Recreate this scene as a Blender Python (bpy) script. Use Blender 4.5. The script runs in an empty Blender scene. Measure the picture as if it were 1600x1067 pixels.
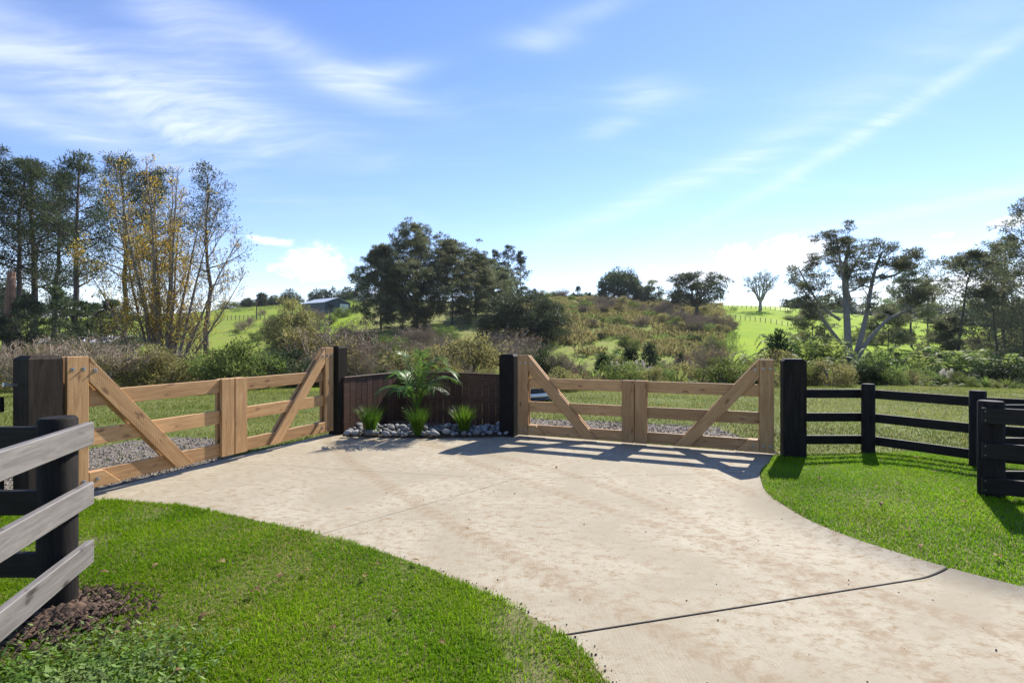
import bpy, bmesh, math, random
import numpy as np
from mathutils import Matrix, Vector
R = math.radians
S = bpy.context.scene
COL = S.collection

# ------------------------------------------------------------------ camera
F, HZ, EYE = 770.0, 530.0, 1.68          # focal length in photo pixels, horizon row, eye height
cam = bpy.data.cameras.new('camera'); cam.sensor_width = 36; cam.lens = F / 1600 * 36
cam.shift_y = -3.5 / 1600; cam.clip_start = 0.05; cam.clip_end = 5000
cam_o = bpy.data.objects.new('camera', cam); COL.objects.link(cam_o)
cam_o.location = (0, 0, EYE); cam_o.rotation_euler = (R(90), 0, 0); S.camera = cam_o

# ------------------------------------------------------------------ light
SUN_AZ, SUN_EL = R(34), R(41.5)          # to the right of the view axis, above the horizon
sun = bpy.data.lights.new('sun', 'SUN'); sun.energy = 4.9; sun.angle = R(0.5); sun.color = (1, .94, .85)
sun_o = bpy.data.objects.new('sun', sun); COL.objects.link(sun_o)
sd = Vector((math.sin(SUN_AZ) * math.cos(SUN_EL), math.cos(SUN_AZ) * math.cos(SUN_EL), math.sin(SUN_EL)))
sun_o.rotation_euler = sd.to_track_quat('Z', 'Y').to_euler(); sun_o.location = sd * 50
S.view_settings.view_transform = 'Standard'; S.view_settings.look = 'None'
S.view_settings.gamma = 1; S.view_settings.exposure = 0.92
S.render.engine = 'CYCLES'
S.cycles.max_bounces = 6; S.cycles.diffuse_bounces = 3; S.cycles.transmission_bounces = 4
S.cycles.transparent_max_bounces = 6; S.cycles.caustics_reflective = False; S.cycles.caustics_refractive = False

# node expressions: small helper so that formulas read as formulas
class NX:
    def __init__(s, nt, sock): s.nt, s.s = nt, sock
    def _op(s, op, *o):
        n = s.nt.nodes.new('ShaderNodeMath'); n.operation = op
        for i, a in enumerate((s,) + o):
            if isinstance(a, NX): s.nt.links.new(a.s, n.inputs[i])
            else: n.inputs[i].default_value = a
        return NX(s.nt, n.outputs[0])
    def __add__(s, o): return s._op('ADD', o)
    def __sub__(s, o): return s._op('SUBTRACT', o)
    def __mul__(s, o): return s._op('MULTIPLY', o)
    def __truediv__(s, o): return s._op('DIVIDE', o)
    __radd__ = __add__; __rmul__ = __mul__
    def rsub(s, k): return (s * -1) + k
    def f(s, op, *o): return s._op(op, *o)
    def clamp(s): return s._op('MINIMUM', 1.0)._op('MAXIMUM', 0.0)
    def ramp(s, a, b):                    # smooth 0..1 between a and b
        n = s.nt.nodes.new('ShaderNodeMapRange'); n.interpolation_type = 'SMOOTHSTEP'
        s.nt.links.new(s.s, n.inputs[0]); n.inputs[1].default_value = a; n.inputs[2].default_value = b
        return NX(s.nt, n.outputs[0])
def noise(nt, vec, scale, detail=4, rough=.55, dist=0, color=False):
    n = nt.nodes.new('ShaderNodeTexNoise'); nt.links.new(vec, n.inputs['Vector'])
    n.inputs['Scale'].default_value = scale; n.inputs['Detail'].default_value = detail
    n.inputs['Roughness'].default_value = rough; n.inputs['Distortion'].default_value = dist
    return n.outputs['Color'] if color else NX(nt, n.outputs['Fac'])
def mapping(nt, vec, scale=(1,1,1), loc=(0,0,0), rot=(0,0,0)):
    n = nt.nodes.new('ShaderNodeMapping'); nt.links.new(vec, n.inputs[0])
    n.inputs['Scale'].default_value = scale; n.inputs['Location'].default_value = loc; n.inputs['Rotation'].default_value = rot
    return n.outputs[0]
def mix(nt, fac, a, b, mode='MIX'):
    n = nt.nodes.new('ShaderNodeMix'); n.data_type = 'RGBA'; n.blend_type = mode
    def put(i, v):
        if isinstance(v, NX): nt.links.new(v.s, n.inputs[i])
        elif isinstance(v, (tuple, list)): n.inputs[i].default_value = (*v[:3], 1)
        elif isinstance(v, (int, float)): n.inputs[i].default_value = v
        else: nt.links.new(v, n.inputs[i])
    put(0, fac); put(6, a); put(7, b)
    return n.outputs[2]
def comb(nt, x, y, z):
    n = nt.nodes.new('ShaderNodeCombineXYZ')
    for i, a in enumerate((x, y, z)):
        if isinstance(a, NX): nt.links.new(a.s, n.inputs[i])
        else: n.inputs[i].default_value = a
    return n.outputs[0]
def sepxyz(nt, v):
    n = nt.nodes.new('ShaderNodeSeparateXYZ'); nt.links.new(v, n.inputs[0])
    return [NX(nt, o) for o in n.outputs]

# ------------------------------------------------------------------ sky
W = bpy.data.worlds.new('World'); S.world = W; W.use_nodes = True
nt = W.node_tree; nt.nodes.clear()
wo = nt.nodes.new('ShaderNodeOutputWorld'); bg = nt.nodes.new('ShaderNodeBackground')
nt.links.new(bg.outputs[0], wo.inputs[0]); bg.inputs[1].default_value = 0.106
sky = nt.nodes.new('ShaderNodeTexSky'); sky.sky_type = 'NISHITA'; sky.sun_disc = False
sky.sun_elevation = SUN_EL; sky.sun_rotation = SUN_AZ
sky.altitude = 20; sky.air_density = 1.0; sky.dust_density = 0.02; sky.ozone_density = 2.0
tc = nt.nodes.new('ShaderNodeTexCoord'); gen = tc.outputs['Generated']
dx, dy, dz = sepxyz(nt, gen)
az = dx.f('ARCTAN2', dy); el = dz.f('ARCSINE')
# high cloud lies on a plane overhead: project the direction on it so that streaks run together at the horizon
inv = (dz.f('MAXIMUM', 0.0) + 0.10)
cp = comb(nt, dx / inv, dy / inv, 0.0)
warp = noise(nt, cp, .7, 3, .5, color=True)
vm = nt.nodes.new('ShaderNodeVectorMath'); vm.operation = 'MULTIPLY_ADD'
nt.links.new(warp, vm.inputs[0]); vm.inputs[1].default_value = (1.1, 1.1, 0); nt.links.new(cp, vm.inputs[2])
fib = noise(nt, mapping(nt, vm.outputs[0], (.55, 1.7, 1), rot=(0, 0, R(-28))), 1.5, 7, .6, .4)
fine = noise(nt, mapping(nt, vm.outputs[0], (.8, 3.4, 1), rot=(0, 0, R(-24))), 3.2, 6, .62, .3)
veil = fib.ramp(.50, .80) * .42
def wisp(px, py, rot, ln, wd, amt, shear=0.0):
    a0 = math.atan((px - 800) / F); e0 = math.atan((HZ - py) / math.hypot(F, px - 800))
    c, s = math.cos(R(rot)), math.sin(R(rot))
    da, de = az - a0, el - e0
    wob = (fib - .5) * (wd * 1.8)
    u = (da * c + de * s) / ln; v = (de * c - da * s + wob) / wd
    g = (u * u + v * v) * -1.0
    return g.f('ADD', 0.0).f('POWER', 1.0) if False else NX(nt, g.s)._exp() * amt
NX._exp = lambda s: s._op('EXPONENT')
tot = None
for a in ((120, 110, -4, .34, .055, .95), (70, 195, -8, .24, .02, .55), (270, 30, -34, .14, .05, .6), (300, 205, 4, .10, .022, .55),
          (500, 105, -12, .20, .030, .75), (590, 120, 14, .10, .018, .6),
          (840, 66, 0, .07, .017, .65), (1010, 145, -4, .07, .022, .5), (955, 197, 6, .05, .016, .55), (930, 20, 6, .09, .016, .35),
          (1380, 190, 24, .30, .012, .55), (1040, 300, 18, .26, .018, .45), (1450, 325, 6, .20, .010, .55), (1380, 130, 20, .3, .05, .25)):
    w = wisp(*a); tot = w if tot is None else tot + w
cir = (tot * (fine.ramp(.25, .78) * .75 + .32) + veil * .55 * (fine.ramp(.3, .7) * .6 + .4))
# heaped cloud low over the hills
pn = noise(nt, mapping(nt, comb(nt, az, el * 1.4, 0.0), (1, 1, 1)), 17, 8, .62, .4)
puff = None
for px, py, ln, wd in ((490, 415, .085, .036), (430, 378, .04, .012), (1150, 408, .06, .035), (1245, 395, .06, .042), (1060, 432, .13, .022),
                       (1500, 440, .14, .022), (1590, 345, .03, .012), (1475, 368, .015, .006)):
    a0 = math.atan((px - 800) / F); e0 = math.atan((HZ - py) / math.hypot(F, px - 800))
    u = (az - a0) / ln; v = (el - e0) / wd
    g = ((u * u + v * v) * -1.0)._exp()
    puff = g if puff is None else puff.f('MAXIMUM', g)
pf = (puff * 1.1 + (pn - .5) * 2.6).ramp(.38, .95) * puff.ramp(.03, .35) * .8
hb = nt.nodes.new('ShaderNodeHueSaturation'); nt.links.new(sky.outputs[0], hb.inputs['Color'])
hb.inputs['Hue'].default_value = .503; hb.inputs['Saturation'].default_value = 1.12; hb.inputs['Value'].default_value = 1.0
skc = mix(nt, 1.0, hb.outputs[0], (1.10, 1.0, 1.12), 'MULTIPLY')
c1 = mix(nt, cir.clamp() * .62, skc, (6.2, 6.6, 7.2))
c2 = mix(nt, pf.clamp(), c1, (7.2, 7.3, 7.5))
nt.links.new(c2, bg.inputs[0])

# ------------------------------------------------------------------ mesh tools
rng = np.random.default_rng(7)
def tag(o, label=None, cat=None, group=None, kind=None):
    for k, v in (('label', label), ('category', cat), ('group', group), ('kind', kind)):
        if v: o[k] = v
    return o
def empty(name, loc=(0, 0, 0), rz=0, label=None, cat=None, group=None):
    o = bpy.data.objects.new(name, None); COL.objects.link(o); o.empty_display_size = .2
    o.location = loc; o.rotation_euler = (0, 0, rz)
    return tag(o, label, cat, group)
def link(name, me, mat=None, parent=None):
    o = bpy.data.objects.new(name, me); COL.objects.link(o); o.parent = parent
    if mat is not None and not me.materials: me.materials.append(mat)
    return o
class MB:                                   # collects triangles and quads with numpy
    def __init__(s): s.v, s.q, s.t, s.n, s.c = [], [], [], 0, []
    def add(s, v, q=None, t=None, tint=None):
        v = np.asarray(v, float).reshape(-1, 3)
        if q is not None and len(q): s.q.append(np.asarray(q, int).reshape(-1, 4) + s.n)
        if t is not None and len(t): s.t.append(np.asarray(t, int).reshape(-1, 3) + s.n)
        s.v.append(v); s.n += len(v)
        s.c.append(np.ones(len(v)) if tint is None else np.broadcast_to(np.asarray(tint, float), (len(v),)))
    def mesh(s, name, smooth=False):
        v = np.concatenate(s.v); q = np.concatenate(s.q) if s.q else np.zeros((0, 4), int); t = np.concatenate(s.t) if s.t else np.zeros((0, 3), int)
        me = bpy.data.meshes.new(name); me.vertices.add(len(v)); me.vertices.foreach_set('co', v.ravel().astype(np.float32))
        lp = np.concatenate([q.ravel(), t.ravel()]); me.loops.add(len(lp)); me.loops.foreach_set('vertex_index', lp.astype(np.int32))
        st = np.concatenate([np.arange(len(q)) * 4, len(q) * 4 + np.arange(len(t)) * 3])
        me.polygons.add(len(st)); me.polygons.foreach_set('loop_start', st.astype(np.int32))
        me.polygons.foreach_set('use_smooth', np.full(len(st), bool(smooth)))
        a = me.attributes.new('tint', 'FLOAT', 'POINT'); a.data.foreach_set('value', np.concatenate(s.c).astype(np.float32))
        me.update(calc_edges=True); me.validate(); return me
    def build(s, name, mat, parent=None, smooth=False): return link(name, s.mesh(name, smooth), mat, parent)
def unit(a): return a / np.maximum(np.linalg.norm(a, axis=-1, keepdims=True), 1e-9)
def tube(mb, pts, rad, n=6, tint=1.0, cap=True):
    pts = np.asarray(pts, float); rad = np.broadcast_to(np.asarray(rad, float), (len(pts),))
    d = unit(np.gradient(pts, axis=0)); ref = np.array([0, 0, 1.0]) if abs(d[0][2]) < .9 else np.array([1.0, 0, 0])
    a = unit(np.cross(d, ref)); b = np.cross(d, a)
    th = np.arange(n) / n * 2 * math.pi
    ring = pts[:, None] + rad[:, None, None] * (np.cos(th)[None, :, None] * a[:, None] + np.sin(th)[None, :, None] * b[:, None])
    k = len(pts); i = np.arange(k - 1)[:, None] * n; j = np.arange(n)[None]; j2 = (j + 1) % n
    q = np.stack([i + j, i + j2, i + n + j2, i + n + j], -1).reshape(-1, 4)
    t = []
    if cap: t = [[(k - 1) * n, (k - 1) * n + m, (k - 1) * n + m + 1] for m in range(1, n - 1)]
    mb.add(ring.reshape(-1, 3), q, t, tint)
def blades(mb, p, d, ln, wd, tint, side=None):            # pointed leaves: rhombs
    n = len(p); d = unit(d)
    s = unit(np.cross(d, rng.normal(size=(n, 3)))) if side is None else side
    ln = np.broadcast_to(ln, (n,))[:, None]; wd = np.broadcast_to(wd, (n,))[:, None]
    v = np.stack([p, p + d * ln * .45 + s * wd * .5, p + d * ln, p + d * ln * .45 - s * wd * .5], 1)
    mb.add(v.reshape(-1, 3), np.arange(n * 4).reshape(n, 4), tint=np.repeat(np.broadcast_to(tint, (n,)), 4))
def clump(mb, c, rad, n, ln, wd, up=.3, tint=1.0, var=.18):
    x = unit(rng.normal(size=(n, 3))); r = rng.random((n, 1)) ** .5
    p = np.asarray(c) + x * r * np.asarray(rad)
    d = x * .8 + rng.normal(size=(n, 3)) * .55 + np.array([0, 0, up])
    blades(mb, p, d, ln * rng.uniform(.7, 1.3, n), wd * rng.uniform(.7, 1.3, n), tint * rng.uniform(1 - var, 1 + var, n))
def vnoise(x, y, seed, sc):                                # cheap smooth noise, about -1..1
    r = np.random.default_rng(seed); o = 0
    for k in range(7):
        a = r.uniform(0, 6.28); f = sc * r.uniform(.5, 1.9)
        o = o + np.sin(f * (x * math.cos(a) + y * math.sin(a)) + r.uniform(0, 6.28))
    return o / 3.2
def prism(name, pts, y0, t, ang, mat, parent, ch=.004):
    """board cut to the outline pts (x, z) in its parent's upright plane, t thick about y0, its grain along the angle ang"""
    c, s = math.cos(ang), math.sin(ang); pts = np.asarray(pts, float); cen = pts.mean(0); q = pts - cen
    loc = np.stack([q[:, 0] * c + q[:, 1] * s, -q[:, 0] * s + q[:, 1] * c], 1)
    bm = bmesh.new(); lo = [bm.verts.new((a, -t / 2, b)) for a, b in loc]; hi = [bm.verts.new((a, t / 2, b)) for a, b in loc]
    n = len(loc); bm.faces.new(lo); bm.faces.new(hi[::-1])
    for i in range(n): bm.faces.new((lo[(i + 1) % n], lo[i], hi[i], hi[(i + 1) % n]))
    bmesh.ops.recalc_face_normals(bm, faces=bm.faces)
    if ch: bmesh.ops.bevel(bm, geom=bm.edges[:], offset=ch, segments=1, affect='EDGES', clamp_overlap=True)
    me = bpy.data.meshes.new(name); bm.to_mesh(me); bm.free()
    o = link(name, me, mat, parent); o.location = (cen[0], y0, cen[1]); o.rotation_euler = (0, -ang, 0)
    return o
def board(name, A, B, h, t, mat, parent, ch=.005, sag=0.0):
    """straight rail from A to B (3D, centre line), h high, t thick"""
    A, B = Vector(A), Vector(B); L = (B - A).length; ax = (B - A).normalized(); side = Vector((0, 0, 1)).cross(ax).normalized(); upv = ax.cross(side)
    bm = bmesh.new(); bmesh.ops.create_cube(bm, size=1)
    for v in bm.verts: v.co = Vector((v.co.x * L, v.co.y * t, v.co.z * h))
    bmesh.ops.bevel(bm, geom=bm.edges[:], offset=ch, segments=1, affect='EDGES')
    me = bpy.data.meshes.new(name); bm.to_mesh(me); bm.free(); o = link(name, me, mat, parent)
    M = Matrix((ax, side, upv)).transposed().to_4x4(); M.translation = (A + B) / 2
    o.matrix_basis = M; return o
def lathe_post(name, loc, prof, n, rz, mat, parent=None, flat=True, jit=0.0):
    mb = MB(); th = (np.arange(n) + .5) / n * 2 * math.pi
    k = 1 / math.cos(math.pi / n) if flat else 1
    P = np.array([[(r * k * (1 + jit * math.sin(3 * a + z * 2))) * math.cos(a), r * k * math.sin(a), z] if 0 else [r * k * math.cos(a), r * k * math.sin(a), z] for r, z in prof for a in th])
    if jit: P[:, :2] *= 1 + jit * np.sin(np.arctan2(P[:, 1], P[:, 0]) * 3 + 1)[:, None]
    q = [[i * n + j, i * n + (j + 1) % n, (i + 1) * n + (j + 1) % n, (i + 1) * n + j] for i in range(len(prof) - 1) for j in range(n)]
    mb.add(P, q); top = (len(prof) - 1) * n
    mb.add(P[top:], None, [[0, m, m + 1] for m in range(1, n - 1)])
    o = mb.build(name, mat, parent, not flat)
    o.location = loc; o.rotation_euler = (0, 0, rz); return o

# ------------------------------------------------------------------ materials
def new_mat(name):
    m = bpy.data.materials.new(name); m.use_nodes = True; nt = m.node_tree; b = nt.nodes['Principled BSDF']
    return m, nt, b
def bump(nt, b, h, strength=.3, dist=.01):
    n = nt.nodes.new('ShaderNodeBump'); n.inputs['Strength'].default_value = strength; n.inputs['Distance'].default_value = dist
    nt.links.new(h.s if isinstance(h, NX) else h, n.inputs['Height']); nt.links.new(n.outputs[0], b.inputs['Normal'])
def objcoord(nt, rnd=True):
    tc = nt.nodes.new('ShaderNodeTexCoord'); v = tc.outputs['Object']
    if rnd:
        oi = nt.nodes.new('ShaderNodeObjectInfo'); vm = nt.nodes.new('ShaderNodeVectorMath'); vm.operation = 'MULTIPLY_ADD'
        cx = nt.nodes.new('ShaderNodeCombineXYZ')
        for i in range(3): nt.links.new(oi.outputs['Random'], cx.inputs[i])
        nt.links.new(cx.outputs[0], vm.inputs[0]); vm.inputs[1].default_value = (37, 23, 51); nt.links.new(v, vm.inputs[2])
        return vm.outputs[0], NX(nt, oi.outputs['Random'])
    return v, None
def wood(name, c0, c1, knot, rough=.65, axis='X', saw=0.0, vary=.25, knots=1.0, spec=.3):
    m, nt, b = new_mat(name); v, rnd = objcoord(nt)
    sc = {'X': (1.2, 14, 14), 'Z': (14, 14, 1.2)}[axis]
    g = noise(nt, mapping(nt, v, sc), 2.2, 6, .6, .8)
    g2 = noise(nt, mapping(nt, v, tuple(5 * a for a in sc)), 3.0, 3, .6)
    big = noise(nt, v, 1.7, 3)
    vo = nt.nodes.new('ShaderNodeTexVoronoi'); vo.inputs['Scale'].default_value = 1.0
    wv = nt.nodes.new('ShaderNodeVectorMath'); wv.operation = 'MULTIPLY_ADD'; nt.links.new(noise(nt, v, 14, 3, .6, color=True), wv.inputs[0]); wv.inputs[1].default_value = (.05, .05, .05); nt.links.new(v, wv.inputs[2])
    nt.links.new(mapping(nt, wv.outputs[0], {'X': (3.4, 9, 9), 'Z': (9, 9, 3.4)}[axis]), vo.inputs['Vector'])
    kn = NX(nt, vo.outputs['Distance']).ramp(.24, .07) * knots
    col = mix(nt, (g * .75 + g2 * .25).ramp(.3, .72), c0, c1)
    col = mix(nt, kn * .8, col, knot)
    col = mix(nt, (big - .5) * .7 + .0, col, tuple(x * .55 for x in c0))
    hs = nt.nodes.new('ShaderNodeHueSaturation'); nt.links.new(col, hs.inputs['Color'])
    nt.links.new((rnd * (2 * vary) + (1 - vary)).s, hs.inputs['Value'])
    nt.links.new(hs.outputs[0], b.inputs['Base Color']); b.inputs['Roughness'].default_value = rough
    b.inputs['Specular IOR Level'].default_value = spec
    h = g * .6 + g2 * .5
    if saw:                                   # curved saw marks across the face
        px, py, pz = sepxyz(nt, v)
        rr = ((px * px) + (pz + .55) * (pz + .55)).f('SQRT') if axis == 'X' else ((pz * pz) + (px + .55) * (px + .55)).f('SQRT')
        arc = (rr * 330.0).f('SINE') * big.ramp(.45, .62)
        h = h + arc * saw
    bump(nt, b, h, .35, .004); return m
M = {}
M['gate'] = wood('gate_timber', (.335, .182, .074), (.52, .318, .148), (.14, .065, .03), .6, saw=.35, vary=.22)
M['post'] = wood('post_timber', (.015, .012, .009), (.042, .032, .024), (.015, .011, .008), .8, 'Z', knots=.5, spec=.12)
M['black'] = wood('black_stained_timber', (.006, .0055, .005), (.021, .0185, .016), (.004, .004, .004), .62, knots=.7, spec=.2)
M['blackpost'] = wood('black_stained_post', (.006, .0055, .005), (.023, .019, .016), (.004, .004, .004), .7, 'Z', knots=.3, spec=.12)
M['grey'] = wood('pale_grey_rail_timber', (.12, .108, .100), (.215, .197, .182), (.05, .04, .036), .6, vary=.08, knots=1.25)  # front left rails: a paler grey base colour than the black rails
M['paling'] = wood('brown_stained_paling', (.055, .028, .018), (.105, .055, .034), (.035, .017, .01), .6, 'Z', knots=.2, vary=.38)
def simple(name, col, rough=.5, metal=0.0, var=0.0, sc=6.0, bmp=0.0):
    m, nt, b = new_mat(name)
    b.inputs['Roughness'].default_value = rough; b.inputs['Metallic'].default_value = metal
    v, r = objcoord(nt); n = noise(nt, v, sc, 5)
    c = mix(nt, n.ramp(.3, .7), tuple(x * (1 - var) for x in col), tuple(min(1, x * (1 + var)) for x in col))
    nt.links.new(c, b.inputs['Base Color'])
    if bmp: bump(nt, b, n, bmp, .02)
    return m
M['zinc'] = simple('galvanised_steel', (.36, .37, .38), .4, .8, .15, 40)
M['nail'] = simple('nail_steel', (.35, .34, .32), .4, .8, .1)
M['roof'] = simple('grey_iron_roof', (.42, .46, .52), .5, 0, .08)
M['shedwall'] = simple('dark_blue_cladding', (.035, .055, .085), .6, 0, .1)
M['white'] = simple('white_paint', (.75, .77, .78), .5, 0, .05)
M['wall_pale'] = simple('pale_cladding', (.45, .44, .40), .6, 0, .08)
M['glass'] = simple('dark_window_glass', (.02, .03, .04), .08)
M['pipe'] = simple('black_plastic_pipe', (.015, .016, .02), .4)
M['soil'] = simple('turned_soil', (.075, .045, .028), .95, 0, .5, 22, .8)
def rockmat():
    m, nt, b = new_mat('river_stone'); v, r = objcoord(nt)
    n = noise(nt, v, 7, 6, .6); ba = noise(nt, mapping(nt, v, (3, 3, 16)), 2, 4)
    c = mix(nt, n.ramp(.3, .7), (.19, .20, .21), (.42, .42, .41)); c = mix(nt, ba.ramp(.55, .7) * .6, c, (.62, .60, .56))
    hs = nt.nodes.new('ShaderNodeHueSaturation'); nt.links.new(c, hs.inputs['Color']); nt.links.new((r * .7 + .28).s, hs.inputs['Value'])
    nt.links.new(hs.outputs[0], b.inputs['Base Color']); b.inputs['Roughness'].default_value = .75; bump(nt, b, n, .5, .02); return m
M['stone'] = rockmat()
def leaf(name, c0, c1, trans=.35, rough=.5, spec=.25, sc=.5, straw=False):
    """leaves: two tones mixed over the plant, the leaf's own tint, light passing through"""
    m, nt, b = new_mat(name); nt.nodes.remove(b); out = nt.nodes['Material Output']
    at = nt.nodes.new('ShaderNodeAttribute'); at.attribute_name = 'tint'
    tcn = nt.nodes.new('ShaderNodeTexCoord'); n = noise(nt, tcn.outputs['Object'], sc, 3)
    oi = nt.nodes.new('ShaderNodeObjectInfo'); rn = NX(nt, oi.outputs['Random'])
    c = mix(nt, n.ramp(.35, .65), c0, c1)
    if straw: c = mix(nt, NX(nt, at.outputs['Fac']).ramp(1.45, 1.55), c, (.30, .235, .085))
    hs = nt.nodes.new('ShaderNodeHueSaturation'); nt.links.new(c, hs.inputs['Color'])
    nt.links.new((NX(nt, at.outputs['Fac']).f('MINIMUM', 1.3) * (rn * .4 + .8)).s, hs.inputs['Value']); nt.links.new((rn * .03 + .485).s, hs.inputs['Hue'])
    p = nt.nodes.new('ShaderNodeBsdfPrincipled'); p.inputs['Roughness'].default_value = rough; p.inputs['Specular IOR Level'].default_value = spec
    nt.links.new(hs.outputs[0], p.inputs['Base Color'])
    if trans > 0:
        tr = nt.nodes.new('ShaderNodeBsdfTranslucent'); g = nt.nodes.new('ShaderNodeGamma'); nt.links.new(hs.outputs[0], g.inputs[0]); g.inputs[1].default_value = .93
        nt.links.new(g.outputs[0], tr.inputs[0]); mx = nt.nodes.new('ShaderNodeMixShader'); mx.inputs[0].default_value = trans
        nt.links.new(p.outputs[0], mx.inputs[1]); nt.links.new(tr.outputs[0], mx.inputs[2]); nt.links.new(mx.outputs[0], out.inputs[0])
    else: nt.links.new(p.outputs[0], out.inputs[0])
    return m
M['lawn'] = leaf('lawn_blades', (.125, .235, .003), (.18, .285, .006), .55, .6, .1, 1.2, True)
M['paddock_grass'] = leaf('paddock_blades', (.15, .205, .03), (.21, .24, .05), .5, .55, .2, .35, True)
M['pine'] = leaf('pine_needles', (.05, .072, .028), (.085, .105, .045), .32, .55, .2)
M['pine2'] = leaf('grey_green_needles', (.11, .13, .055), (.165, .175, .085), .42, .55, .2)
M['yellow'] = leaf('autumn_leaves', (.55, .40, .02), (.66, .54, .07), .55, .5)
M['bushgreen'] = leaf('shrub_leaves', (.12, .175, .033), (.185, .22, .06), .5, .6, .15)
M['bushdark'] = leaf('dark_shrub_leaves', (.026, .048, .014), (.055, .078, .026), .35, .6, .15)
M['olive'] = leaf('olive_shrub_leaves', (.21, .195, .06), (.28, .25, .10), .5, .6, .15)
M['fern'] = leaf('fern_leaves', (.14, .20, .033), (.23, .26, .075), .52, .6, .15)
M['rust'] = leaf('rusty_shrub_leaves', (.17, .10, .055), (.22, .15, .09), .35, .6, .15)
M['palm'] = leaf('palm_leaflets', (.085, .18, .02), (.14, .25, .035), .5, .4, .35)
M['tussock'] = leaf('tussock_blades', (.10, .20, .012), (.145, .24, .025), .5, .4, .35)
M['weed'] = leaf('weed_leaves', (.11, .185, .03), (.19, .25, .08), .4, .55, .15, 6)
M['plume'] = leaf('pampas_plume', (.55, .50, .42), (.65, .60, .52), .4, .8, .1)
M['dead'] = leaf('dead_leaf', (.17, .11, .04), (.30, .215, .11), .3, .7, .1, 8)
def barkmat(name, a, b_, sc=3):
    m, nt, b = new_mat(name); v, r = objcoord(nt)
    n = noise(nt, mapping(nt, v, (4, 4, .7)), sc, 6, .65); c = mix(nt, n.ramp(.3, .7), a, b_)
    nt.links.new(c, b.inputs['Base Color']); b.inputs['Roughness'].default_value = .9; bump(nt, b, n, .8, .05); return m
M['bark'] = barkmat('pine_bark', (.045, .035, .028), (.12, .095, .08))
M['barkgrey'] = barkmat('grey_bark', (.15, .14, .125), (.31, .29, .265))
M['barkred'] = barkmat('dead_wood', (.15, .075, .045), (.26, .15, .095))
M['twig'] = barkmat('bare_twigs', (.12, .10, .078), (.24, .205, .165))
M['twigpink'] = barkmat('pinkish_twigs', (.23, .18, .12), (.36, .295, .21))

def concrete():
    m, nt, b = new_mat('brushed_concrete'); geo = nt.nodes.new('ShaderNodeNewGeometry'); v = geo.outputs['Position']
    x, y, z = sepxyz(nt, v)
    n1 = noise(nt, v, .75, 5, .6, .6); n2 = noise(nt, v, 3.2, 6, .65, .5); n3 = noise(nt, v, 26, 4, .7); n4 = noise(nt, v, 120, 2, .6)
    st = noise(nt, mapping(nt, v, (1.0, 1.6, 1), rot=(0, 0, R(25))), 8.5, 9, .8, .15)
    c = mix(nt, n1.ramp(.3, .7), (.285, .246, .172), (.395, .353, .265))
    c = mix(nt, (n2.ramp(.45, .72)) * .3, c, (.31, .26, .185))
    c = mix(nt, st.ramp(.46, .66) * n1.ramp(.30, .56) * .95, c, (.215, .15, .078))
    c = mix(nt, n3.ramp(.50, .70) * .42, c, (.28, .225, .155)); c = mix(nt, noise(nt, v, 11, 6, .75).ramp(.52, .70) * n1.ramp(.35, .6) * .5, c, (.27, .195, .115))
    trk = None                              # tyre marks: arcs of dried mud with the tread's bars across them
    for cx, cy, r_, w_ in ((22.9, 23.2, 30.0, .13), (22.9, 23.2, 28.6, .12), (-4.2, 2.2, 6.3, .11), (10.5, 7.6, 8.2, .14)):
        ddx, ddy = x - cx, y - cy; d = ((ddx * ddx + ddy * ddy).f('SQRT') - r_).f('ABSOLUTE')
        lug = ((ddx.f('ARCTAN2', ddy)) * (r_ * 52.0) + d * 30.0).f('SINE').ramp(-.3, .6)
        k = d.ramp(w_, w_ * .4) * (lug * .42 + .3); trk = k if trk is None else trk.f('MAXIMUM', k)
    c = mix(nt, trk * n2.ramp(.30, .50) * (n3.ramp(.3, .6) * .6 + .4) * 1.0, c, (.24, .175, .105))
    c = mix(nt, noise(nt, v, 55, 3, .6).ramp(.70, .76) * .6, c, (.20, .12, .065))
    nt.links.new(c, b.inputs['Base Color']); b.inputs['Roughness'].default_value = .85; b.inputs['Specular IOR Level'].default_value = .25
    broom = noise(nt, mapping(nt, v, (60, 3, 1), rot=(0, 0, R(28))), 2, 3)
    bump(nt, b, n3 * .5 + broom * .9 + n4 * .5 + trk * .5, .5, .006); return m
M['concrete'] = concrete()
def groundmat():
    m, nt, b = new_mat('ground_cover'); geo = nt.nodes.new('ShaderNodeNewGeometry'); v = geo.outputs['Position']
    at = nt.nodes.new('ShaderNodeAttribute'); at.attribute_name = 'zone'      # r paddock, g scrub floor, b bright pasture
    sc = nt.nodes.new('ShaderNodeSeparateColor'); nt.links.new(at.outputs['Color'], sc.inputs[0]); zr, zg, zb = [NX(nt, o) for o in sc.outputs[:3]]
    n1 = noise(nt, v, .09, 5, .6); n2 = noise(nt, v, 1.3, 6, .65); n3 = noise(nt, v, .4, 6, .7)
    pad = mix(nt, n2.ramp(.3, .7), (.085, .115, .025), (.15, .165, .055))
    pas = mix(nt, n1.ramp(.35, .65), (.19, .30, .004), (.25, .345, .008)); pas = mix(nt, n3.ramp(.45, .75) * .5, pas, (.15, .19, .03))
    rough_ = mix(nt, n3.ramp(.35, .65), (.17, .22, .035), (.23, .20, .09))
    scr = mix(nt, n2.ramp(.35, .7), (.035, .040, .016), (.085, .075, .035))
    c = mix(nt, zb, rough_, pas); c = mix(nt, zg, c, scr); c = mix(nt, zr, c, pad)
    nt.links.new(c, b.inputs['Base Color']); b.inputs['Roughness'].default_value = .95; b.inputs['Specular IOR Level'].default_value = .1
    bump(nt, b, n2 * .6 + n3, .7, .25); return m
M['ground'] = groundmat()
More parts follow.
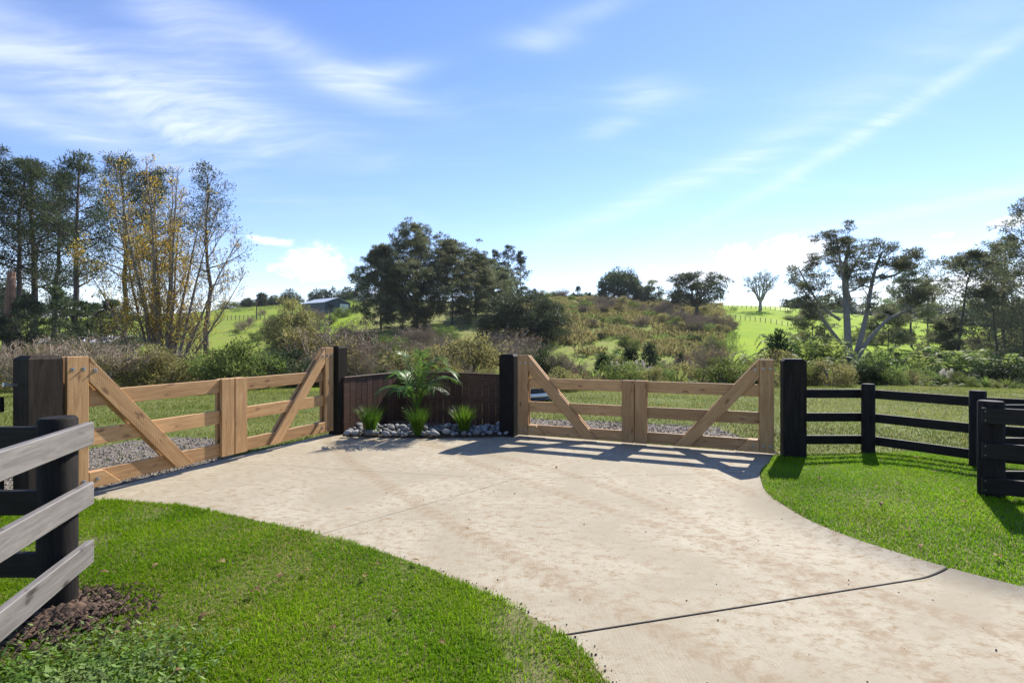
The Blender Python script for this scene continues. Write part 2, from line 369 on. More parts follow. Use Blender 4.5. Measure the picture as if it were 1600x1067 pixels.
def soilmat(name, a, b_, sc):
    m, nt, b = new_mat(name); geo = nt.nodes.new('ShaderNodeNewGeometry'); v = geo.outputs['Position']
    n = noise(nt, v, sc, 6, .7); n2 = noise(nt, v, sc * .12, 3)
    c = mix(nt, (n * .6 + n2 * .4).ramp(.35, .65), a, b_); nt.links.new(c, b.inputs['Base Color']); b.inputs['Roughness'].default_value = .95
    bump(nt, b, n, .8, .02); return m
M['lawnsoil'] = soilmat('lawn_floor', (.085, .105, .02), (.17, .14, .06), 18)
M['gravelbed'] = soilmat('gravel_floor', (.09, .07, .05), (.18, .15, .115), 40)
M['gravel'] = simple('gravel_stones', (.19, .165, .135), .9, 0, .5, 9)
M['mulch'] = soilmat('bed_soil', (.03, .022, .016), (.07, .05, .035), 30)

# ------------------------------------------------------------------ terrain
def H(x, y):
    x = np.asarray(x, float); y = np.asarray(y, float)
    d = np.hypot(x, y) * .35 + np.abs(y) * .65; d = np.maximum(d, 0); u = np.clip(x / np.maximum(d, 1), -2, 2)
    near = np.interp(d, [0, 9, 14, 20, 23, 27, 34, 44, 56, 70, 95, 400], [-.03, -.03, -.07, -.17, -.3, -.8, -2.1, -3.4, -3.5, -2.9, -2.2, -2.2])
    k = np.clip((d - 54) / (183 - 54), 0, 1); rise = k * k * (3 - 2 * k) * .55 + k * .45
    fall = np.clip((d - 190) / 260, 0, 1); rise = rise * (1 - .65 * fall * fall * (3 - 2 * fall))
    m = np.interp(u, [-1.3, -1.0, -.75, -.5, -.3, 0, .1, .25, .4, .5, .6, .75, .9, 1.3], [8, 9, 11.5, 15.5, 17.4, 18.2, 19.3, 18.6, 16.4, 15.6, 12.5, 9.5, 8.5, 8])
    z = near + rise * m
    return z + np.clip((d - 26) / 30, 0, 1) * vnoise(x, y, 3, .055) * .55 + np.clip((d - 9) / 10, 0, 1) * vnoise(x, y, 5, .35) * .05
def hz(x, y): return float(H(x, y))
rings = [0.0, .6]
while rings[-1] < 900: rings.append(rings[-1] * 1.035 + .06)
na = 260; th = np.arange(na) / na * 2 * math.pi
rr, tt = np.meshgrid(np.array(rings[1:]), th, indexing='ij')
gx, gy = rr * np.sin(tt), rr * np.cos(tt); gz = H(gx, gy)
mb = MB(); V = np.stack([gx, gy, gz], -1).reshape(-1, 3); nr = len(rings) - 1
i = np.arange(nr - 1)[:, None] * na; j = np.arange(na)[None]; j2 = (j + 1) % na
mb.add(V, np.stack([i + j, i + na + j, i + na + j2, i + j2], -1).reshape(-1, 4))
mb.add(np.concatenate([V[:na], [[0, 0, hz(0, 0)]]]), None, [[na, a, (a + 1) % na] for a in range(na)])
ground = mb.build('ground', M['ground'], smooth=True); tag(ground, kind='structure')
P = np.concatenate([V, V[:na], [[0, 0, 0]]]); d = np.hypot(P[:, 0], P[:, 1]) * .35 + np.abs(P[:, 1]) * .65; u = P[:, 0] / np.maximum(d, 1)
edge = np.interp(u, [-1.2, -.3, .05, .35, .7, 1.1], [17, 17, 16, 18.5, 20, 21.5])
zone = np.zeros((len(P), 4)); zone[:, 3] = 1
zone[:, 0] = np.clip((edge + 1.5 - d) / 1.5, 0, 1)
zone[:, 1] = np.clip(1 - np.abs(d - 42) / 28, 0, 1) * 1.6 * (1 - zone[:, 0])
zone[:, 1] = np.clip(zone[:, 1] + np.clip((d - 230) / 60, 0, 1), 0, 1)
br = np.clip((u - .38) / .05, 0, 1) + np.clip((-.28 - u) / .04, 0, 1) * np.where(u < -.42, .45, .8) + np.clip(vnoise(P[:, 0], P[:, 1], 9, .05), 0, 1) * .3
zone[:, 2] = np.clip(br, 0, 1)
ca = ground.data.color_attributes.new('zone', 'FLOAT_COLOR', 'POINT'); ca.data.foreach_set('color', zone.ravel().astype(np.float32))

# ------------------------------------------------------------------ driveway, lawns, gravel
LN = np.array([(.62, -3), (.62, 0), (.58, 1.4), (.485, 2.41), (.31, 2.812), (0, 3.117), (-.454, 3.5), (-1.26, 4.04), (-2.05, 4.385), (-3.23, 4.9), (-4.2, 5.06), (-4.72, 5.13), (-4.68, 5.3), (-3.26, 8.75), (-3.2, 8.8)])
RN = np.array([(9.5, -3), (7.6, 0), (5.2, 1.9), (4.0, 2.75), (3.36, 3.234), (3.08, 3.564), (2.78, 4.04), (2.65, 4.54), (2.70, 5.28), (3.05, 6.1), (3.74, 7.05), (3.84, 7.24), (.3, 8.64), (.1, 8.72), (-.2, 8.8)])
def smooth_curve(p, lo, hi):                # only the bend of the lawn edge is rounded
    y = np.linspace(p[0, 1], p[-1, 1], 1600); x = np.interp(y, p[:, 1], p[:, 0]); k = np.hanning(121); k /= k.sum()
    xs = np.convolve(np.pad(x, 60, 'edge'), k, 'valid'); w = np.clip((y - lo) / .25, 0, 1) * np.clip((hi - y) / .25, 0, 1)
    return y, x * (1 - w) + xs * w
ly, lx = smooth_curve(LN, -2.5, 4.95); ry, rx = smooth_curve(RN, -2.5, 6.9)
xL = lambda y: np.interp(y, ly, lx); xR = lambda y: np.interp(y, ry, rx)
lift = lambda x, y: .05 * np.clip(1 - (xR(y) - x) / .34, 0, 1) ** 2 * np.clip((6.9 - y) / 1.0, 0, 1)
ys = np.concatenate([np.arange(-2.5, 8.75, .06)]); nc = 60
tcol = 1 - (1 - np.linspace(0, 1, nc)) ** 1.5
bmd = bmesh.new(); G = []
for y in ys:
    a, b_ = float(xL(y)), float(xR(y)); row = []
    for t in tcol:
        x = a + (b_ - a) * t; row.append(bmd.verts.new((x, y, float(lift(x, y)))))
    G.append(row)
for r_ in range(len(ys) - 1):
    for c_ in range(nc - 1): bmd.faces.new((G[r_][c_], G[r_][c_ + 1], G[r_ + 1][c_ + 1], G[r_ + 1][c_]))
drive = empty('driveway'); tag(drive, kind='structure')
def slab(cuts):
    b2 = bmd.copy()
    for (px, py), (qx, qy), off in cuts:    # keep the left side of the line p->q, off metres back from it
        t = Vector((qx - px, qy - py, 0)).normalized(); n = Vector((-t.y, t.x, 0))
        bmesh.ops.bisect_plane(b2, geom=b2.verts[:] + b2.edges[:] + b2.faces[:], plane_co=Vector((px, py, 0)) + n * off, plane_no=n, clear_inner=True)
    be = [e for e in b2.edges if e.is_boundary]
    ex = bmesh.ops.extrude_edge_only(b2, edges=be)
    for v in ex['geom']:
        if isinstance(v, bmesh.types.BMVert): v.co.z = -.11
    bmesh.ops.recalc_face_normals(b2, faces=b2.faces)
    me = bpy.data.meshes.new('slab'); b2.to_mesh(me); b2.free(); return link('slab', me, M['concrete'], drive)
J = ((.25, 2.79), (3.02, 3.50)); A_ = ((-1.62, 4.28), (.02, 5.91)); B_ = ((0.02, 5.91), (-2.72, 6.48)); C_ = ((.02, 5.91), (3.1, 6.25))
rev = lambda l: (l[1], l[0])
slab([(*rev(J), .010)])
A2 = (A_[0], (A_[1][0] + 1.64, A_[1][1] + 1.63))
slab([(*J, .010), (*A2, .003), (*B_, .003)])
slab([(*J, .010), (*rev(A2), .003), (*rev(C_), .003)])
slab([(*rev(B_), .003), (*C_, .003)])
bmd.free()
jm = MB(); xs_ = np.linspace(-.2, 1.12, 60); jx = J[0][0] + (J[1][0] - J[0][0]) * xs_; jy = J[0][1] + (J[1][1] - J[0][1]) * xs_
M['joint'] = simple('dark_joint_filler', (.02, .016, .013), .9, 0, .3)
ok = (jx > xL(jy)) & (jx < xR(jy) - .01); jz = lift(jx, jy) - .004
tube(jm, np.stack([jx, jy, jz], 1)[ok], .009, 6); jo = jm.build('joint_strip', M['joint'], drive)

def sheet(name, x0f, x1f, y0, y1, zf, mat, step=.09):
    ysr = np.linspace(y0, y1, int((y1 - y0) / step) + 2); n = 70; mb = MB(); tt = np.linspace(0, 1, n)
    X = np.array([x0f(y) + (x1f(y) - x0f(y)) * tt for y in ysr]); Y = np.repeat(ysr[:, None], n, 1); Z = zf(X, Y)
    i = np.arange(len(ysr) - 1)[:, None] * n; j = np.arange(n - 1)[None]
    mb.add(np.stack([X, Y, Z], -1).reshape(-1, 3), np.stack([i + j, i + j + 1, i + n + j + 1, i + n + j], -1).reshape(-1, 4))
    return tag(mb.build(name, mat, None, True), kind='structure')
zl = lambda X, Y: .008 + .012 * vnoise(X, Y, 21, 1.6) + .03 * np.clip((-X - 1.0) / 3, 0, 1) - .06 * np.clip((Y - 4.9) / .3, 0, 1) * np.clip((-4.4 - X) / .2, 0, 1)
zr = lambda X, Y: .035 * np.clip((6.9 - Y) / 1, 0, 1) + .004 + .012 * vnoise(X, Y, 22, 1.4) + .05 * np.clip((X - xR(Y)) / 2, 0, 1)
sheet('lawn_left', lambda y: -9.0, lambda y: float(xL(y)) - .012, -2.4, 5.14, zl, M['lawnsoil'])
sheet('lawn_right', lambda y: float(xR(y)) + .012, lambda y: 12.0, -2.4, 7.1, zr, M['lawnsoil'])
def grass(name, n, x0, x1, y0, y1, keep, zf, ln, wd, mat, lean=.35, seed=1, power=0.0, tintf=None, dry=.10):
    r = np.random.default_rng(seed); x = r.uniform(x0, x1, n); y = y0 + (y1 - y0) * r.random(n) ** (1 + power)
    k = keep(x, y, r.random(n)) & (np.abs(x) < y * 1.12 + .5); x, y = x[k], y[k]; n = len(x); z = zf(x, y) - .004
    a = r.uniform(0, 6.28, n); l = ln * r.uniform(.55, 1.25, n) * (1 + .25 * vnoise(x, y, seed + 40, 3.5)); w = wd * r.uniform(.7, 1.3, n)
    le = lean * r.random(n) ** .7 * 1.6; dx_, dy_ = np.cos(a), np.sin(a); p = np.stack([x, y, z], 1)
    sd_ = np.stack([-dy_, dx_, 0 * a], 1) * w[:, None] * .5
    m1 = p + np.stack([dx_ * le * l * .35, dy_ * le * l * .35, l * .55], 1); tip = p + np.stack([dx_ * le * l, dy_ * le * l, l * np.sqrt(np.maximum(.15, 1 - le ** 2 * .6))], 1)
    v = np.stack([p - sd_, p + sd_, m1 + sd_ * .8, m1 - sd_ * .8, tip], 1).reshape(-1, 3); b = np.arange(n)[:, None] * 5
    mb = MB(); t = r.uniform(.75, 1.2, n)
    if tintf is not None: t = np.minimum(t * tintf(x, y), 1.4)
    t = np.where(r.random(n) < dry * np.clip(.55 + vnoise(x, y, seed + 60, 1.7) + .5 * vnoise(x, y, seed + 61, 6), .12, 1.7), 1.6, t)
    mb.add(v, b + np.array([[0, 1, 2, 3]]), b + np.array([[3, 2, 4]]), tint=np.repeat(t, 5))
    return tag(mb.build(name, mat), kind='stuff')
patch = lambda x, y: vnoise(x, y, 31, 2.3) + .55 * vnoise(x, y, 32, 7)
bare = lambda x, y, q: q < np.clip(1.0 - np.clip(patch(x, y) - .55, 0, 1) * 1.0, .15, 1)
ltint = lambda x, y: 1 + .12 * vnoise(x, y, 33, 1.2) + .10 * vnoise(x, y, 34, 5)
edgeL = lambda x, y: x < xL(y) - .004 + .028 * vnoise(x, y, 35, 9)
g = grass('lawn_grass', 330000, -5.6, .7, 1.6, 5.16, lambda x, y, q: edgeL(x, y) & bare(x, y, q) & (np.hypot(x + 2.72, y - 2.95) > .22 + .1 * vnoise(x, y, 36, 6)), zl, .034, .0050, M['lawn'], .75, 1, .25, ltint)
g['label'] = 'short green lawn grass left of the driveway'; g['category'] = 'grass'
g = grass('lawn_grass', 330000, 2.5, 9.5, 2.2, 7.1, lambda x, y, q: (x > xR(y) + .004 + .018 * vnoise(x, y, 37, 9)) & (q < .96 - .5 * np.clip(patch(x, y) - .9, 0, 1)) & (x < 7.2), zr, .034, .0052, M['lawn'], .7, 2, .1, ltint, .03)
g['label'] = 'short bright lawn grass right of the driveway'; g['category'] = 'grass'

GA, GB = np.array((-4.60, 5.05)), np.array((-3.17, 8.60))            # left gate line, near to far
GC, GD = np.array((.12, 8.56)), np.array((3.80, 7.16))               # right gate line, far to near
inR = lambda x, y: (x < 4.0) & ((np.abs((x - 2.6) / 2.5 + (y - 9.3) * .1) ** 2 + ((y - 9.2 + .35 * (x - 2)) / 1.25) ** 2) < 1 + .35 * vnoise(x, y, 51, 1.7))
inL = lambda x, y: (((x + 5.3) + .15 * (y - 6.6)) / 1.25) ** 2 + ((y - 6.6) / 2.0) ** 2 < 1 + .35 * vnoise(x, y, 52, 1.7)
def inside_drive(x, y): return (x > xL(y) - .03) & (x < xR(y) + .03) & (y < 8.75)
bed = lambda x, y: (x > -3.1) & (x < .2) & (y > 8.3) & (y < 10.2)
dfr = lambda x, y: np.interp(x / np.maximum(y, 1), [-1.2, -.3, .05, .35, .7, 1.1], [17, 17, 16, 18.5, 20, 21.5])
g = grass('paddock_grass', 520000, -22, 25, 5.0, 23, lambda x, y, q: ~inside_drive(x, y) & ~bed(x, y) & (y < dfr(x, y) + 1) & ~((x > xR(y)) & (y < 7.1)) & ~((y < 5.2) & (x > -9)) &
          (q < np.where(inR(x, y) | inL(x, y), .05, .95 - .4 * np.clip(vnoise(x, y, 53, 1.5), 0, 1))), lambda x, y: H(x, y) + .004, .060, .011, M['paddock_grass'], .7, 3, .75,
          lambda x, y: (1 + .2 * vnoise(x, y, 54, .9)) * np.where(y < 9.5, .9, 1.0))
g['label'] = 'rough paddock grass behind the gates and fences'; g['category'] = 'grass'
def gravel(name, test, x0, x1, y0, y1, n, seed, lab):
    r = np.random.default_rng(seed); x = r.uniform(x0, x1, n); y = r.uniform(y0, y1, n); k = test(x, y) & ~inside_drive(x, y) & ~bed(x, y); x, y = x[k], y[k]; n = len(x)
    s = .008 + .022 * r.random(n) ** 2.5; o = np.array([[1, 0, 0], [-1, 0, 0], [0, 1, 0], [0, -1, 0], [0, 0, .7], [0, 0, -.7]], float)
    a = r.uniform(0, 6.28, n); ca, sa = np.cos(a)[:, None], np.sin(a)[:, None]; oo = o[None] * r.uniform(.6, 1.3, (n, 6, 1))
    v = np.stack([oo[..., 0] * ca - oo[..., 1] * sa, oo[..., 0] * sa + oo[..., 1] * ca, oo[..., 2]], -1) * s[:, None, None] + np.stack([x, y, H(x, y) + s * .4], 1)[:, None]
    f = np.array([[0, 2, 4], [2, 1, 4], [1, 3, 4], [3, 0, 4], [2, 0, 5], [1, 2, 5], [3, 1, 5], [0, 3, 5]])
    mb = MB(); mb.add(v.reshape(-1, 3), None, (np.arange(n)[:, None, None] * 6 + f[None]).reshape(-1, 3), np.repeat(r.uniform(.6, 1.3, n), 6))
    o = mb.build(name, M['gravel']); tag(o, lab, 'gravel', kind='stuff')
    mb = MB(); gx_, gy_ = np.meshgrid(np.arange(x0, x1, .12), np.arange(y0, y1, .12), indexing='ij'); q = []; ny = gx_.shape[1]
    ins = test(gx_, gy_) & ~bed(gx_, gy_)
    for a_ in range(gx_.shape[0] - 1):
        for b_ in range(ny - 1):
            if ins[a_, b_] and ins[a_ + 1, b_ + 1]: q.append([a_ * ny + b_, (a_ + 1) * ny + b_, (a_ + 1) * ny + b_ + 1, a_ * ny + b_ + 1])
    mb.add(np.stack([gx_, gy_, H(gx_, gy_) + .006], -1).reshape(-1, 3), q); tag(mb.build('gravel_path', M['gravelbed']), kind='structure')
gravel('gravel', inR, -.6, 6, 7.2, 11.2, 16000, 61, 'loose grey gravel behind the frontal gate')
gravel('gravel', inL, -7.2, -3.2, 4.6, 9.2, 15000, 62, 'loose grey gravel behind the receding left gate')

# ------------------------------------------------------------------ gates
def gate_leaf(origin, ang, L, Hs, rt, label):
    """hinge end at origin, running along +x of its own frame; boards sandwiched: rails inside, stiles and braces on both faces"""
    g = empty('gate_leaf', (*origin, 0), ang, label, 'gate', 'timber gate leaves across the driveway')
    z0 = rt[2] - .175; jit = random.Random(label)
    for z in rt: prism('rail', [(.012, z - .175), (L - .012, z - .175), (L - .012, z), (.012, z)], 0, .045, 0, M['gate'], g)
    k = Hs - 1.40
    for s in (-1, 1):
        y = s * .0462
        prism('hinge_stile', [(0, z0 - .004), (.19, z0 - .004), (.19, Hs), (0, Hs)], y, .045, math.pi / 2, M['gate'], g)
        prism('meeting_stile', [(L - .19, z0 - .004), (L, z0 - .004), (L, rt[0] + .008), (L - .19, rt[0] + .008)], y, .045, math.pi / 2, M['gate'], g)
        x1 = L * .70
        b0, b1 = (.194, Hs), (.194, Hs - .265)
        sl = (Hs - z0) / (x1 - .194)
        prism('brace', [b1, (x1 - .265 / sl, z0 + .002), (x1, z0 + .002), b0], y, .043, -math.atan(sl), M['gate'], g)
        prism('block', [(.194, z0 + .002), (.50, z0 + .002), (.33, z0 + .172), (.194, z0 + .172)], y, .043, 0, M['gate'], g)
        for bx, bz in ((.05, Hs - .13), (.145, Hs - .13), (.25, Hs - .15), (.05, z0 + .09), (.145, z0 + .09), (.27, z0 + .09)):
            mb = MB()
            wv = [(-.016, 0, -.016), (.016, 0, -.016), (.016, 0, .016), (-.016, 0, .016)]
            wv = np.array(wv + [(a, s * .004, c) for a, _, c in wv]); F6 = [[0, 1, 5, 4], [1, 2, 6, 5], [2, 3, 7, 6], [3, 0, 4, 7], [4, 5, 6, 7]]
            mb.add(wv, F6); tube(mb, [(0, s * .004, 0), (0, s * .016, 0)], .010, 6); tube(mb, [(0, s * .016, 0), (0, s * .026, 0)], .005, 6)
            o = mb.build('bolt', M['zinc'], g); o.location = (bx, s * .0690, bz)
        mb = MB()
        scr = [(.05 + .09 * (q % 2), zz) for zz in (rt[0] - .05, rt[0] - .13, rt[1] - .05, rt[1] - .13) for q in (0, 1)]
        scr += [(L - .05 - .09 * (q % 2), zz) for zz in (rt[0] - .05, rt[0] - .13, rt[1] - .05, rt[1] - .13, rt[2] - .05, rt[2] - .13) for q in (0, 1)]
        scr += [(.194 + (x1 - .194) * t - .06 + .05 * (q % 2), Hs - .13 - (Hs - z0 - .13) * t) for q, t in enumerate(np.linspace(.12, .9, 9))]
        for q, (sx, sz) in enumerate(scr): tube(mb, [(sx, s * .066, sz), (sx, s * .0702, sz)], .0048, 6)
        o = mb.build('screw_heads', M['nail'], g); o['kind'] = 'stuff'
    return g
RTl, RTr = (1.135, .72, .275), (1.015, .612, .215)
la = math.atan2(*(GB - GA)[::-1]); Ll = float(np.linalg.norm(GB - GA)) / 2 - .006
ra = math.atan2(*(GD - GC)[::-1]); Lr = float(np.linalg.norm(GD - GC)) / 2 - .006
gate_leaf(GA, la, Ll, 1.50, RTl, 'near leaf of the receding left gate, its stile beside the big front post')
gate_leaf(GB, la + math.pi, Ll, 1.54, RTl, 'far leaf of the receding left gate, next to the brown paling fence')
gate_leaf(GC, ra, Lr, 1.405, RTr, 'left leaf of the frontal gate, hung beside the palm bed')
gate_leaf(GD, ra + math.pi, Lr, 1.385, RTr, 'right leaf of the frontal gate, beside the black railed fence')
def square_post(p, w, h, rz, mat, label, ch=.035):
    pr = [(w / 2, -.25), (w / 2, h - ch), (w / 2 - ch, h)]
    o = lathe_post('gate_post', (*p, 0), pr, 4, rz, mat); return tag(o, label, 'post', 'square gate posts')
du = (GB - GA) / np.linalg.norm(GB - GA); dv = (GD - GC) / np.linalg.norm(GD - GC)
square_post(GA - du * .20, .27, 1.52, la, M['post'], 'big square brown gate post at the near end of the left gate')
square_post(GB + du * .19, .22, 1.56, la, M['post'], 'weathered brown gate post between the left gate and the brown palings')
square_post(GC - dv * .18, .27, 1.42, ra, M['blackpost'], 'black gate post standing between the palm bed and the frontal gate')
square_post(GD + dv * .25, .29, 1.40, ra, M['blackpost'], 'black gate post where the railed fence meets the frontal gate')
# eye bolt on the dark face of the near post
eb = MB(); tube(eb, [(0, 0, 0), (0, -.10, .01)], .012, 8); tube(eb, [(.0, -.085, .01), (0, -.105, .012)], .024, 6)
o = eb.build('eye_bolt', M['zinc']); pp = GA - du * .20 - du * .135; o.location = (pp[0] - .03, pp[1], 1.24); o.rotation_euler = (0, 0, la - math.pi / 2)
tag(o, 'galvanised bolt sticking out of the big near gate post', 'bolt')

# ------------------------------------------------------------------ railed fences
def fence(label, posts, tops, rail_h, side, mat, pmat, prad, ptop, skip_first=False, round_=True, ends=None, rt=.045, group='post and rail fences'):
    f = empty('rail_fence', (posts[0][0], posts[0][1], 0), 0, label, 'fence', group); o0 = Vector((posts[0][0], posts[0][1], 0))
    for k, (x, y) in enumerate(posts):
        if k == 0 and skip_first: continue
        pr = [(prad, -.3), (prad, ptop - .015), (prad - .012, ptop)]
        p = lathe_post('post', Vector((x, y, 0)) - o0, pr, 14 if round_ else 4, random.uniform(0, 6) if round_ else math.atan2(posts[min(k + 1, len(posts) - 1)][1] - posts[min(k, len(posts) - 2)][1], posts[min(k + 1, len(posts) - 1)][0] - posts[min(k, len(posts) - 2)][0]), pmat, f, not round_, .03 if round_ else 0)
    for k in range(len(posts) - 1):
        a, b = Vector((*posts[k], 0)) - o0, Vector((*posts[k + 1], 0)) - o0; d = (b - a).normalized(); n = Vector((-d.y, d.x, 0)) * side * (prad + rt / 2 - .008)
        e0 = -ends if (k == 0 and ends) else .003
        for z in tops:
            r_ = board('rail', a + n + d * e0 + Vector((0, 0, z - rail_h / 2)), b + n - d * .003 + Vector((0, 0, z - rail_h / 2)), rail_h, rt, mat, f)
            if ends and k == 0:
                mb = MB()
                for q in (.045, -.045): tube(mb, [(-r_.dimensions.x / 2 + .02, -.5 * rt * (1 if side < 0 else -1), q), (-r_.dimensions.x / 2 + .02, -(.5 * rt + .002) * (1 if side < 0 else -1), q)], .005, 6)
                mb.build('nail_heads', M['nail'], r_)['kind'] = 'stuff'
    return f
random.seed(3)
TL = (1.146, .76, .384)
pl = (-2.80, 3.04); dl = Vector((.31, -.95, 0))
fence('pale grey rails running from the front left post towards the viewer', [pl, (pl[0] + .31 * 2.2, pl[1] - .95 * 2.2), (pl[0] + .31 * 4.4, pl[1] - .95 * 4.4)], TL, .145, 1, M['grey'], M['blackpost'], .098, 1.20, ends=.12)
fence('black rails going left out of the picture from the front left post', [(-2.84, 3.09), (-5.2, 3.10), (-7.6, 3.1)], (1.15, .765, .39), .145, 1, M['black'], M['blackpost'], .09, 1.18, skip_first=True)
fence('black rails going left behind, fixed to the big near gate post', [(-4.86, 4.80), (-7.0, 4.75), (-9.2, 4.7)], (1.13, .75, .38), .145, 1, M['black'], M['blackpost'], .085, 1.2, skip_first=True)
TR = (.945, .60, .27)
fence('black three-rail fence bending away from the right gate post', [(4.08, 7.14), (5.16, 7.14), (5.86, 6.20), (7.0, 5.45), (8.0, 4.6)], TR, .125, 1, M['black'], M['blackpost'], .085, 1.035, skip_first=True)
fence('black rails in front of the nearest right post, running out of frame', [(4.83, 4.97), (6.5, 4.05), (8.1, 3.1)], (1.0, .655, .31), .155, -1, M['black'], M['blackpost'], .105, 1.06, ends=.10)
fence('black rails behind the nearest right post with sunlit tops', [(4.90, 5.03), (6.9, 5.0), (8.9, 4.95)], (1.0, .655, .31), .15, 1, M['black'], M['blackpost'], .09, 1.05, skip_first=True)

# ------------------------------------------------------------------ palings and planting bed
CP = np.array((-2.28, 10.2))
def palings(a, b, h, label):
    a, b = np.array(a), np.array(b); L = np.linalg.norm(b - a); n = int(L / .146); ang = math.atan2(*(b - a)[::-1])
    f = empty('paling_fence', (*a, 0), ang, label, 'fence', 'brown paling fence panels'); r = random.Random(4)
    for k in range(n):
        x = k * L / n; w = L / n - .009; t = h + r.uniform(-.002, .002)
        prism('paling', [(x, -.05), (x + w, -.05), (x + w, t), (x, t)], r.uniform(-.002, .002), .021, math.pi / 2, M['paling'], f, .003).rotation_euler = (0, -math.pi / 2, 0)
    prism('capping', [(0, h + .003), (L - .01, h + .003), (L - .01, h + .028), (0, h + .028)], 0.0, .055, 0, M['paling'], f)
    for z in (.18, .5, .83): prism('back_rail', [(0, z), (L, z), (L, z + .09), (0, z + .09)], .04, .045, 0, M['paling'], f)
    lathe_post('corner_post', (L + .03, .07, 0), [(.06, -.2), (.06, h - .01), (.05, h)], 4, 0, M['paling'], f)
    mb = MB()
    for k in range(n):
        for z in (.22, .54, .87):
            for q in (.3, .7):
                x = (k + q) * L / n; tube(mb, [(x, -.010, z), (x, -.0135, z)], .0045, 5)
    mb.build('nail_heads', M['nail'], f)['kind'] = 'stuff'
palings((-2.98, 8.72), CP, .985, 'sunlit brown palings next to the far left gate post')
palings(CP, (-.03, 9.10), 1.0, 'shaded brown palings behind the palm and the right tussock')
mb = MB(); bp = [(-2.95, 8.58), (-2.2, 8.42), (-1.4, 8.36), (-.7, 8.42), (-.1, 8.52), (.0, 9.08), (-2.26, 10.1), (-2.9, 8.8)]
mb.add([(x, y, .03) for x, y in bp] + [(-1.5, 9.0, .10)] + [(x, y, -.1) for x, y in bp], [[k, 9 + k, 9 + (k + 1) % 8, (k + 1) % 8] for k in range(8)], [[k, (k + 1) % 8, 8] for k in range(8)])
bedo = tag(mb.build('planting_bed', M['mulch']), kind='structure')
rocks = []
for s in range(7):
    bm = bmesh.new(); bmesh.ops.create_icosphere(bm, subdivisions=2, radius=1); r = random.Random(s); pl_ = [(Vector((r.gauss(0, 1), r.gauss(0, 1), r.gauss(0, 1))).normalized(), r.uniform(.55, .85)) for _ in range(9)]
    for v in bm.verts:
        for n_, d_ in pl_:
            e = v.co.dot(n_) - d_
            if e > 0: v.co -= n_ * e * .85
        v.co = Vector((v.co.x * 1.25, v.co.y, v.co.z * .72))
    me = bpy.data.meshes.new('stone'); bm.to_mesh(me); bm.free(); me.materials.append(M['stone'])
    me.polygons.foreach_set('use_smooth', [True] * len(me.polygons)); rocks.append(me)
r = random.Random(12); placed = []
for k in range(1300):
    t = r.random(); x = -2.85 + 2.75 * t; y = 8.47 + (r.random() ** 1.5) * .62 - .10 * math.sin(t * math.pi); s = r.uniform(.032, .085) * (1.35 if r.random() < .15 else 1)
    if any((x - a) ** 2 + (y - b) ** 2 < (.85 * (s + c)) ** 2 for a, b, c in placed) or len(placed) > 130: continue
    placed.append((x, y, s)); o = bpy.data.objects.new('stone', rocks[k % 7]); COL.objects.link(o); o.parent = bedo
    o.location = (x, y, .045 + s * .45 + .06 * (y - 8.4)); o.scale = (s, s, s); o.rotation_euler = (r.uniform(-.3, .3), r.uniform(-.3, .3), r.uniform(0, 6.28))
def tussock(x, y, h, n, seed, label):
    global rng; rng = np.random.default_rng(seed)
    e = empty('grass_tussock', (x, y, .05), 0, label, 'ornamental grass', 'grass tussocks in the bed'); mb = MB()
    a = rng.uniform(0, 6.28, n); sp = rng.random(n) ** .8 * .55; l = h * rng.uniform(.55, 1.1, n)
    for k in range(n):
        t = np.linspace(0, 1, 5); dirx = math.cos(a[k]); diry = math.sin(a[k]); rad = .06 * rng.random() + sp[k] * l[k] * (t * .55 + t ** 2.6 * .6)
        z = l[k] * (t - .22 * sp[k] * t ** 3); w = .0055 * (1 - t ** 2 * .9); P_ = np.stack([dirx * rad, diry * rad, z], 1); b = a[k] + rng.normal() * .8 + 1.57
        s_ = np.array([math.cos(b), math.sin(b), 0]) * w[:, None]
        v = np.empty((10, 3)); v[0::2] = P_ - s_; v[1::2] = P_ + s_
        mb.add(v, [[2 * q, 2 * q + 1, 2 * q + 3, 2 * q + 2] for q in range(4)], tint=rng.uniform(.6, 1.25))
    mb.build('leaf_blades', M['tussock'], e)
    mb = MB(); clump(mb, (0, 0, .05), (.09, .09, .06), 50, .12, .012, .8, .55); mb.build('crown', M['tussock'], e)
tussock(-2.44, 8.52, .50, 420, 71, 'left grass tussock, in front of the sunlit palings')
tussock(-1.60, 8.42, .50, 420, 72, 'middle grass tussock, directly in front of the palm')
tussock(-.84, 8.60, .48, 420, 73, 'right grass tussock, in front of the shaded palings')
